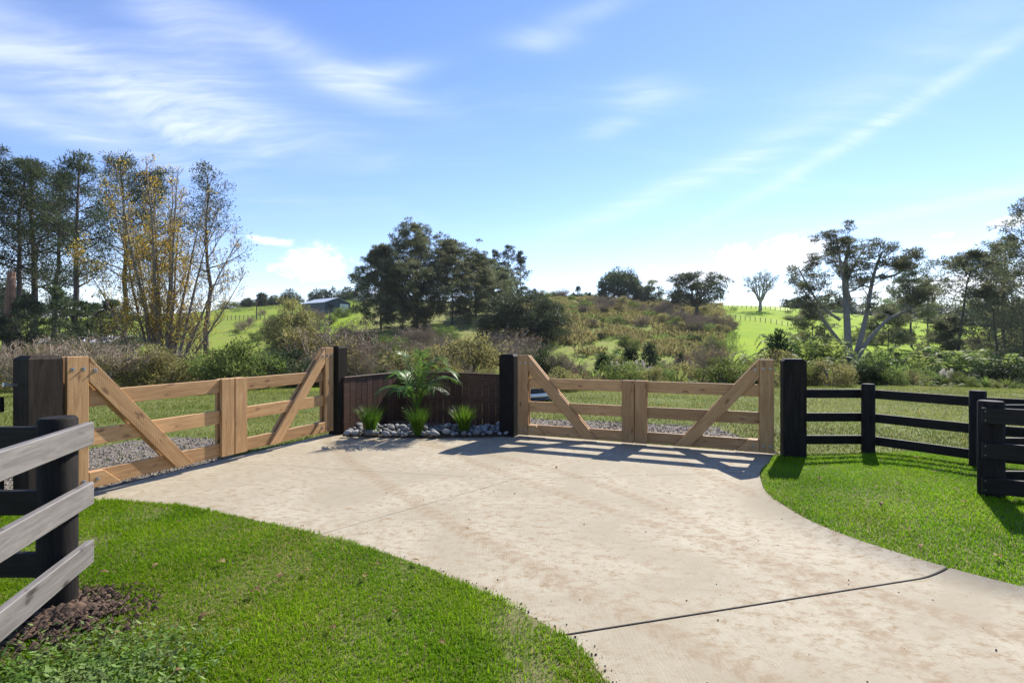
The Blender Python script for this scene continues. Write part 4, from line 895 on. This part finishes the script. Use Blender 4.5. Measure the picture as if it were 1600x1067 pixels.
band(44, 1210, 1640, lambda p: fr(p) + .2, lambda p: fr(p) + 3, {'fern': 4, 'leafy': 1.5, 'dark': 1.2, 'flax': 1, 'olive': .6}, .6, 1.15, W3_)
band(44, 1200, 1640, lambda p: 25, lambda p: 38, RIGHTMIX, 1.2, 2.5, W3_)
band(54, 1180, 1640, lambda p: 40, lambda p: 56, RIGHTMIX, 2.0, 3.6, W3_)
WH = 'dotted over the rough central hillside'
band(110, 850, 1125, lambda p: 75, lambda p: 165, {'leafy': 4, 'olive': 2, 'bare': 1, 'conifer': .8, 'fern': 2, 'dark': .5}, 1.0, 2.6, WH)
band(26, 900, 1060, lambda p: 118, lambda p: 150, {'bare': 4, 'olive': 1}, 2.0, 3.2, 'in the grey belt across the central hillside')
band(22, 1040, 1150, lambda p: 92, lambda p: 108, {'bare': 4, 'olive': 1}, 2.4, 3.6, 'in the grey thicket below the flat-topped tree')
band(30, 830, 960, lambda p: 168, lambda p: 182, {'bare': 2, 'conifer': 2, 'leafy': 2}, 1.6, 3.4, 'along the central skyline')
band(26, 480, 790, lambda p: 60, lambda p: 84, {'bare': 3, 'leafy': 2, 'dark': 2, 'olive': 1}, 1.8, 3.4, 'at the foot of the central pines')
band(22, 1240, 1640, lambda p: 60, lambda p: 95, {'leafy': 2, 'dark': 2, 'olive': 1.5, 'bare': 1}, 1.8, 3.4, 'at the foot of the right-hand pines')
band(16, 360, 560, lambda p: 85, lambda p: 130, {'dark': 1, 'leafy': 2, 'bare': 2}, 1.6, 3.0, 'on the left pasture near the shed')
for px, D, h in ((962, 28, .9), (980, 28.5, .95), (1000, 28, .95), (1016, 29, .85), (1478, 27, .95), (1522, 28, .9)): shrub('pampas', px, D, h, h * .8)
for px, D, h in ((942, 34, 3.0), (985, 33, 3.2), (905, 40, 2.6), (1135, 38, 3.0), (1015, 60, 4.2)): shrub('conifer', px, D, h, h * 1.1)
for px, D, h in ((1215, 30, 3.3), (1258, 31, 3.6), (1300, 30, 3.2), (1375, 33, 3.4), (1440, 32, 3.0), (1570, 33, 3.2)): shrub('treefern', px, D, h, h * .7)

ORD = ('leftmost', 'second from left', 'third from left', 'fourth from left', 'fifth from left', 'sixth from left', 'seventh from left', 'eighth from left', 'ninth from left')
for lab, it in LAB.items():                 # look-alikes in one place are told apart by their order
    if 1 < len(it) < 10:
        for q, (px, e) in enumerate(sorted(it, key=lambda a: a[0])): e['label'] = lab + ', ' + ('rightmost' if q == len(it) - 1 else ORD[q])
# rough growth that covers the slopes and the gully floor between the shrubs
def rough_cover(name, n, px0, px1, d0, d1, ln, mats, lab, seed, thin=0.0):
    r = np.random.default_rng(seed); global rng; rng = r; D = d0 + (d1 - d0) * r.random(n) ** .8; px = r.uniform(px0, px1, n); x, y = (px - 800) / F * D, D
    k = vnoise(x, y, seed, .12) + .6 * vnoise(x, y, seed + 1, .5) > thin; x, y, D = x[k], y[k], D[k]; n = len(x); m = 7
    p = np.repeat(np.stack([x, y, H(x, y)], 1), m, 0) + r.normal(size=(n * m, 3)) * (.35 * ln, .35 * ln, 0); p[:, 2] += r.random(n * m) * ln * .5
    d = r.normal(size=(n * m, 3)) * .5 + (0, 0, .8); t = np.repeat(r.uniform(.6, 1.3, n), m) * r.uniform(.8, 1.2, n * m); mb = MB(); l = ln * r.uniform(.5, 1.2, n * m)
    blades(mb, p, d, l, l * .2, t); tag(mb.build(name, M[mats]), lab, 'undergrowth', kind='stuff')
rough_cover('hillside_growth', 15000, 800, 1130, 62, 175, 1.0, 'olive', 'rough yellowish growth over the central hillside', 211, -.15)
rough_cover('hillside_growth', 6000, 830, 1150, 66, 160, .8, 'fern', 'rough green growth over the central hillside', 212, .3)
rough_cover('gully_growth', 9000, -60, 840, 19, 60, .5, 'olive', 'tangled dry growth on the gully floor at the left', 213, -.2)
rough_cover('gully_growth', 9000, 700, 1680, 21, 60, .5, 'fern', 'tangled green growth on the gully floor at the right', 214, -.2)
rough_cover('pasture_growth', 5000, 360, 580, 62, 175, .45, 'fern', 'coarse tufts on the left pasture', 215, .2)
# ------------------------------------------------------------------ shed, house, poles, coil
def shed():
    D = 128; x, y = place(528, D); z = hz(x, y); e = empty('shed', (x, y, z), R(52), 'dark blue gabled shed with a white roller door on the left hill', 'shed')
    w, l, h, g = 7.4, 11.0, 2.5, 1.3; mb = MB()
    v = [(-w / 2, 0, -1), (w / 2, 0, -1), (w / 2, 0, h), (0, 0, h + g), (-w / 2, 0, h)]; v += [(a, l, c) for a, _, c in v]
    mb.add(v, [[0, 1, 2, 4], [5, 9, 7, 6], [1, 6, 7, 2], [0, 4, 9, 5]], [[4, 2, 3], [9, 8, 7]]); mb.build('wall', M['shedwall'], e)
    for s in (-1, 1):
        mb = MB(); a = np.array([(0, -.3, h + g + .05), (s * (w / 2 + .3), -.3, h - .08), (s * (w / 2 + .3), l + .3, h - .08), (0, l + .3, h + g + .05)]); mb.add(np.concatenate([a, a + (0, 0, .09)]), [[0, 1, 2, 3], [4, 5, 6, 7], [0, 1, 5, 4], [1, 2, 6, 5], [2, 3, 7, 6], [3, 0, 4, 7]]); mb.build('roof_sheet', M['roof'], e)
    prism('roller_door', [(.6, 0), (3.1, 0), (3.1, 2.3), (.6, 2.3)], -.04, .06, 0, M['white'], e)
    prism('window', [(-2.6, 1.1), (-1.2, 1.1), (-1.2, 2.0), (-2.6, 2.0)], -.03, .05, 0, M['glass'], e)
shed()
def cottage(px, D, w, h, g, roof, label, rz, drop=0):
    x, y = place(px, D); z = hz(x, y) - drop; e = empty('farm_building', (x, y, z), rz, label, 'building'); l = w * .7; mb = MB()
    v = [(-w / 2, 0, -1), (-w / 2, 0, h), (-w / 2, l / 2, h + g), (-w / 2, l, h), (-w / 2, l, -1)]; v += [(w / 2, b, c) for _, b, c in v]
    mb.add(v, [[0, 5, 6, 1], [3, 8, 9, 4], [0, 1, 3, 4], [5, 9, 8, 6]], [[1, 2, 3], [6, 8, 7]]); mb.build('wall', M['wall_pale'], e)
    for a, b in (((-.3, h - .1), (l / 2, h + g + .06)), ((l + .3, h - .1), (l / 2, h + g + .06))):
        mb = MB(); q = np.array([(-w / 2 - .3, a[0], a[1]), (w / 2 + .3, a[0], a[1]), (w / 2 + .3, b[0], b[1]), (-w / 2 - .3, b[0], b[1])]); mb.add(np.concatenate([q, q + (0, 0, .1)]), [[0, 1, 2, 3], [4, 5, 6, 7], [0, 1, 5, 4], [1, 2, 6, 5], [2, 3, 7, 6], [3, 0, 4, 7]]); mb.build('roof_sheet', M[roof], e)
    for k in (-1, 1): prism('window', [(k * w * .25 - .6, 1), (k * w * .25 + .6, 1), (k * w * .25 + .6, 2), (k * w * .25 - .6, 2)], -.03, .05, 0, M['glass'], e)
cottage(582, 165, 9, 2.6, 1.3, 'roof', 'pale roofed house half hidden left of the central pines', R(8))
cottage(105, 78, 13, 2.2, 1.0, 'white', 'low building with a white roof glimpsed between the left pine trunks', R(-6), .6)
def pole(px, D, h, label, arm=False):
    x, y = place(px, D); e = empty('utility_pole', (x, y, hz(x, y)), 0, label, 'pole', 'poles on the left pasture'); mb = MB(); tube(mb, [(0, 0, -.4), (0, 0, h)], [.16, .11], 8); mb.build('shaft', M['bark'], e)
    prism('crossarm', [(-.8, h - .5), (.8, h - .5), (.8, h - .35), (-.8, h - .35)], -.17, .1, 0, M['bark'], e)
pole(401, 118, 5.2, 'slim dark pole on the left pasture beside the bare twigs'); pole(515, 104, 4.2, 'short dark pole standing in front of the blue shed')
def pasture_fence(label, pts, h=1.1, n=14):
    x, y = place(*pts[0]); f = empty('wire_fence', (x, y, hz(x, y)), 0, label, 'fence', 'fences on the far pasture'); o = np.array(f.location); a, b = np.array(place(*pts[0])), np.array(place(*pts[1])); tops = []
    for k in range(n):
        p = a + (b - a) * k / (n - 1); z = hz(*p); mb = MB(); tube(mb, [(0, 0, -.3), (0, 0, h)], .07, 5); q = mb.build('post', M['bark'], f); q.location = np.array([*p, z]) - o; tops.append(np.array([*p, z]) - o)
    for zz in (.35, .7, 1.0): mb = MB(); tube(mb, np.array(tops) + (0, 0, zz), .02, 3); mb.build('wire', M['nail'], f)
pasture_fence('post and wire fence crossing the right-hand pasture', [(1135, 128), (1240, 112)]); pasture_fence('upper post and wire fence on the right-hand pasture', [(1138, 160), (1235, 150)])
pasture_fence('post and wire fence across the left pasture', [(355, 120), (440, 118)])
def coil():
    x, y = place(815, 14.2); e = empty('pipe_coil', (x, y, hz(x, y)), 0, 'striped coil of white and black pipe on the grass behind the gate', 'pipe coil')
    for k in range(4):
        mb = MB(); a = np.linspace(0, 2 * math.pi, 49); Rr = .92 - .02 * k; tube(mb, np.stack([Rr * np.cos(a), Rr * np.sin(a), np.full(49, .09 + .115 * k)], 1), .062, 8, cap=False)
        mb.build('turn', M['pipe'] if k % 2 == 0 else M['white'], e, True)
coil()

# ------------------------------------------------------------------ small things on the ground
rng = np.random.default_rng(17)
mb = MB(); n = 64; rr_, aa = np.meshgrid(np.linspace(0, 1, 26), np.arange(n) / n * 6.283, indexing='ij'); X = -2.64 + .27 * rr_ * np.cos(aa); Y = 2.92 + .23 * rr_ * np.sin(aa); Z = .055 * (1 - rr_ ** 1.6) + (.03 * vnoise(X, Y, 91, 24) + .018 * np.abs(vnoise(X, Y, 92, 70))) * (1 - rr_ ** 2) + .01 - .04 * rr_ ** 4 + zl(X, Y)
i = np.arange(25)[:, None] * n; j = np.arange(n)[None]; mb.add(np.stack([X, Y, Z], -1).reshape(-1, 3), np.stack([i + j, i + n + j, i + n + (j + 1) % n, i + (j + 1) % n], -1).reshape(-1, 4))
tag(mb.build('soil_mound', M['soil'], None, True), 'turned brown soil heaped round the foot of the front left post', 'soil')
mb = MB(); o6 = np.array([[1, 0, 0], [-1, 0, 0], [0, 1, 0], [0, -1, 0], [0, 0, .8], [0, 0, -.8]]); f8 = [[0, 2, 4], [2, 1, 4], [1, 3, 4], [3, 0, 4], [2, 0, 5], [1, 2, 5], [3, 1, 5], [0, 3, 5]]
for k in range(900):
    a, r_ = rng.uniform(0, 6.28), .46 * math.sqrt(rng.random()); x, y = -2.62 + r_ * math.cos(a), 2.88 + r_ * math.sin(a); s = rng.uniform(.006, .026); mb.add(o6 * s * rng.uniform(.6, 1.4, (6, 1)) + (x, y, float(zl(np.array(x), np.array(y))) + .06 * max(0, 1 - (r_ / .34) ** 1.6) + .008), None, f8, rng.uniform(.6, 1.3))
tag(mb.build('soil_clods', M['soil']), 'loose soil crumbs round the front left post', 'soil', kind='stuff')
mb = MB()
for k in range(420):
    x, y = rng.uniform(-2.3, 3.2), rng.uniform(2.3, 8.2); s = .002 + .006 * rng.random() ** 4
    if xL(y) + .03 < x < xR(y) - .03: mb.add(o6 * s * rng.uniform(.6, 1.4, (6, 1)) + (x, y, float(lift(x, y)) + s * .5), None, f8, rng.uniform(.5, 1.2))
for k in range(480):
    y = rng.uniform(2.2, 5.1); x = float(xL(y)) + abs(rng.normal()) * .06 - .01; s = .002 + .008 * rng.random() ** 4; mb.add(o6 * s * rng.uniform(.6, 1.4, (6, 1)) + (x, y, s * .5), None, f8, rng.uniform(.5, 1.2))
tag(mb.build('dirt_crumbs', M['soil']), 'dark dirt crumbs scattered over the concrete driveway', 'dirt', kind='stuff')
mb = MB(); n = 5200; x = rng.normal(-2.12, .36, n); y = rng.normal(2.28, .26, n); k = (x > -3.2) & (y > 1.5) & (y < 2.85) & (x < -1.45); x, y = x[k], y[k]; n = len(x); a = rng.uniform(0, 6.28, n)
blades(mb, np.stack([x, y, zl(x, y) + rng.uniform(.005, .07, n)], 1), np.stack([np.cos(a), np.sin(a), rng.uniform(-.4, .9, n)], 1), rng.uniform(.016, .05, n), rng.uniform(.009, .02, n), rng.uniform(.45, 1.35, n), np.stack([-np.sin(a), np.cos(a), 0 * a], 1))
tag(mb.build('weed_patch', M['weed']), 'low patch of glossy broad-leaved weeds at the lower left corner', 'weeds', kind='stuff')
def leaf_mesh(seed):
    r = np.random.default_rng(seed); n = 7; t = np.linspace(0, 1, n); w = .5 * np.sin(math.pi * t ** .8) * r.uniform(.7, 1.2, n); z = .28 * np.sin(t * 3.0) * r.uniform(.5, 1.2); v = []
    for k in range(n): v += [(t[k] - .5, -w[k] * .6, z[k] + .35 * w[k]), (t[k] - .5, 0, z[k]), (t[k] - .5, w[k] * .6, z[k] + .28 * w[k])]
    mb = MB(); mb.add(v, [[3 * k + c, 3 * k + c + 1, 3 * k + c + 4, 3 * k + c + 3] for k in range(n - 1) for c in (0, 1)], tint=1); me = mb.mesh('dead_leaf', True); me.materials.append(M['dead']); return me
LM = [leaf_mesh(s) for s in range(4)]; lr = random.Random(8)
spots = [(203, 804), (280, 822), (345, 884), (243, 890), (472, 828), (480, 898), (182, 995), (278, 1055), (160, 905), (400, 930), (570, 905), (620, 960), (690, 1010), (320, 970), (520, 985), (438, 905), (590, 885), (120, 890), (650, 880),
         (1282, 758), (1403, 772), (1461, 752), (1440, 862), (1493, 780), (1505, 800), (1420, 838), (1432, 724), (1560, 880), (1380, 800), (870, 728)]
for k, (px, py) in enumerate(spots):
    D = F * (EYE - .03) / (py - HZ); x = (px - 800) / F * D; on = inside_drive(np.array(x), np.array(D)); left = x < float(xL(D))
    z = float(lift(x, D)) + .006 if on else float((zl if left else zr)(np.array(x), np.array(D))) + .036
    o = bpy.data.objects.new('dead_leaf', LM[k % 4]); COL.objects.link(o); s = lr.uniform(.045, .085); o.scale = (s, s, s); o.location = (x, D, z); o.rotation_euler = (lr.uniform(-.4, .4), lr.uniform(-.4, .4), lr.uniform(0, 6.28))
    wh = 'on the concrete driveway' if on else 'on the left lawn' if left else 'on the right lawn'
    tag(o, f'curled brown dead leaf lying {wh}', 'leaf', f'dead leaves {wh}')

# ------------------------------------------------------------------ the air
bm = bmesh.new(); bmesh.ops.create_cube(bm, size=1)
for v in bm.verts: v.co = Vector((v.co.x * 2000, v.co.y * 2000, -9 + (v.co.z + .5) * 60))
me = bpy.data.meshes.new('haze'); bm.to_mesh(me); bm.free()
hm = bpy.data.materials.new('haze_air'); hm.use_nodes = True; hn = hm.node_tree; hn.nodes.clear()
ho = hn.nodes.new('ShaderNodeOutputMaterial'); hv = hn.nodes.new('ShaderNodeVolumePrincipled'); hv.inputs['Color'].default_value = (.86, .92, 1, 1); hv.inputs['Density'].default_value = .00016
hn.links.new(hv.outputs[0], ho.inputs['Volume']); tag(link('haze', me, hm), kind='stuff')
